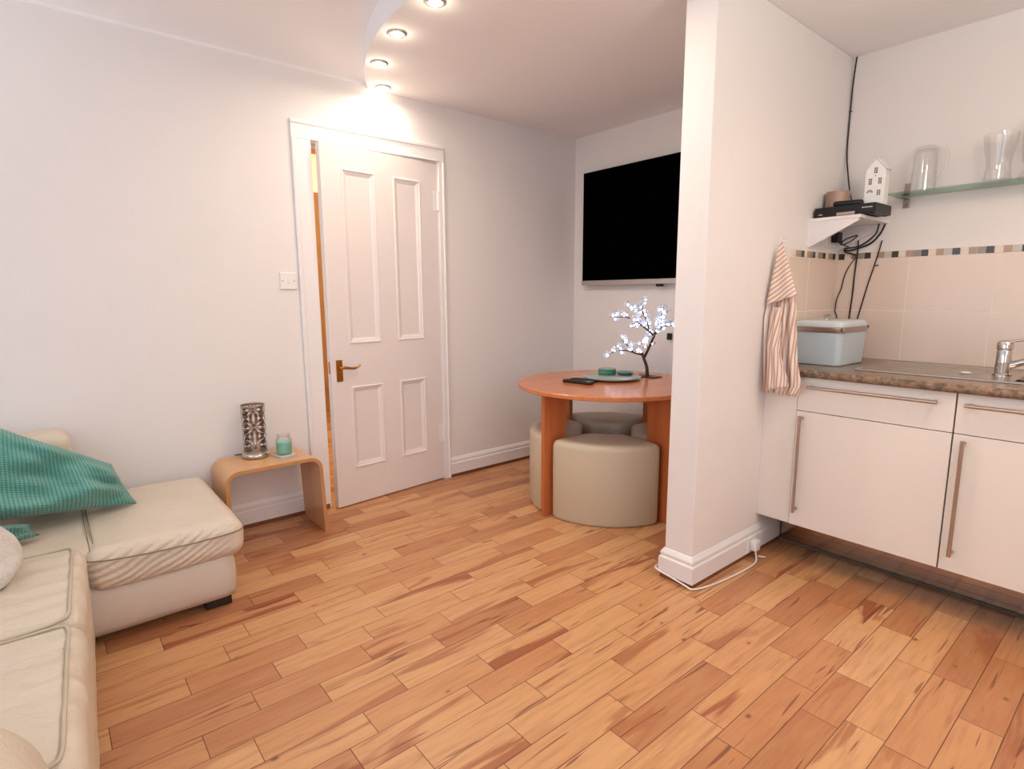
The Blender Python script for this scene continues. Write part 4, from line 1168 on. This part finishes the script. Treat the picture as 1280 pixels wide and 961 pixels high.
# ------------------------------------------------------------------ light
wd = bpy.data.worlds.new('World'); S.world = wd; wd.use_nodes = True
bg = wd.node_tree.nodes['Background']; bg.inputs[0].default_value = (.50, .69, 1, 1); bg.inputs[1].default_value = 2.0
def area(name, loc, rot, sx, sy, e, col):
    L = bpy.data.lights.new(name, 'AREA'); L.shape = 'RECTANGLE'; L.size = sx; L.size_y = sy; L.energy = e; L.color = col
    o = bpy.data.objects.new(name, L); COL.objects.link(o); o.location = loc; o.rotation_euler = rot; return o
area('daylight', (2.15, Y0-.2, 1.45), (PI/2, 0, 0), 2.9, 1.7, 26, (1, .90, .76))
area('daylight', (X1+.2, -.7, 1.5), (PI/2, 0, PI/2), 2.0, 1.4, 20, (.75, .9, 1))
def uplighter(x, y, h, e, col, label):  # unseen lamps, added as fill to lift the ceilings
    t = thing('fill_floor_lamp', label, 'floor lamp', (x, y, 0), 0, 'unseen uplighters added as fill')
    bm = B(); lathe(bm, [(0, 0), (.14, 0), (.14, .012), (.02, .025), (0, .025)], seg=40, cap=False); obj('base', bm, 'steel', t, True, auto=40)
    bm = B(); tube(bm, [(0, 0, .025), (0, 0, h-.06)], .012, 14, smooth=False); obj('pole', bm, 'steel', t, True, auto=40)
    bm = B(); lathe(bm, [(0, h-.06), (.05, h-.055), (.12, h-.02), (.15, h+.03), (.146, h+.03), (.115, h-.012), (.05, h-.045), (0, h-.05)], seg=40, cap=False); obj('lamp_shade', bm, 'white_plastic', t, True, auto=60)
    L = bpy.data.lights.new('fill_uplight', 'SPOT'); L.energy = e; L.color = col; L.shadow_soft_size = .08; L.spot_size = math.radians(165); L.spot_blend = .6
    o = bpy.data.objects.new('fill_uplight', L); COL.objects.link(o); o.location = (x, y, h+.02); o.rotation_euler = (PI, 0, 0)
uplighter(3.75, .75, 1.35, 84, (.95, 1, .92), 'unseen steel uplighter by the right wall, added to brighten the ceilings')
uplighter(.45, -1.75, 1.35, 30, (.75, .92, 1), 'unseen steel uplighter behind the sofa, added to brighten the main ceiling')
# unseen pendants added as fill light for the kitchen and sofa side
def fill_pendant(x, y, z, e, label, dz=.22):
    s = thing('fill_ceiling_lamp', label, 'ceiling light', (x, y, z))
    bm = B(); lathe(bm, [(0, 0), (.09, 0), (.09, -.02), (.05, -.03), (0, -.03)], seg=32, cap=False); obj('base', bm, 'silver', s, True, auto=40)
    bm = B(); lathe(bm, [(0, -.031), (.003, -.031), (.003, .12-dz), (.03, .11-dz), (.15, -dz), (.148, -dz), (.028, .105-dz), (0, .105-dz)], seg=32, cap=False); obj('diffuser', bm, 'white_plastic', s, True, auto=40)
    L = bpy.data.lights.new('fill_bulb', 'POINT'); L.energy = e; L.color = (1, .78, .58); L.shadow_soft_size = .1
    o = bpy.data.objects.new('fill_bulb', L); COL.objects.link(o); o.location = (x, y, z-dz)
fill_pendant(2.95, 1.55, HC, 20, 'unseen pendant added as fill over the kitchen floor', .35)
fill_pendant(2.4, -.9, HC+.107, 1.5, 'unseen pendant added as fill over the sofa', .5)

S.view_settings.view_transform = 'Standard'; S.view_settings.look = 'None'
S.view_settings.exposure = -0.12; S.view_settings.gamma = 1
S.view_settings.use_curve_mapping = False
S.cycles.use_denoising = True
S.cycles.max_bounces = 8; S.cycles.transparent_max_bounces = 16
S.cycles.caustics_refractive = False; S.cycles.caustics_reflective = False
S.cycles.sample_clamp_indirect = 6

# ------------------------------------------------------------------ camera
f, cx, cy, cz, yaw, pitch, roll = 706.2376, 3.0559, -.4802, 1.1995, .8774, -.1576, -.0052
sy, cyw = math.sin(yaw), math.cos(yaw); sp, cp = math.sin(pitch), math.cos(pitch)
fw = Vector((-sy*cp, cyw*cp, sp)); rt = Vector((cyw, sy, 0)); up = rt.cross(fw)
r = rt*math.cos(roll)+up*math.sin(roll); u = up*math.cos(roll)-rt*math.sin(roll)
cam = bpy.data.cameras.new('camera'); cam.sensor_fit = 'HORIZONTAL'; cam.sensor_width = 36; cam.lens = f/1280*36; cam.clip_start = .02
co = bpy.data.objects.new('camera', cam); COL.objects.link(co)
co.matrix_world = Matrix(((r.x, u.x, -fw.x, cx), (r.y, u.y, -fw.y, cy), (r.z, u.z, -fw.z, cz), (0, 0, 0, 1)))
S.camera = co
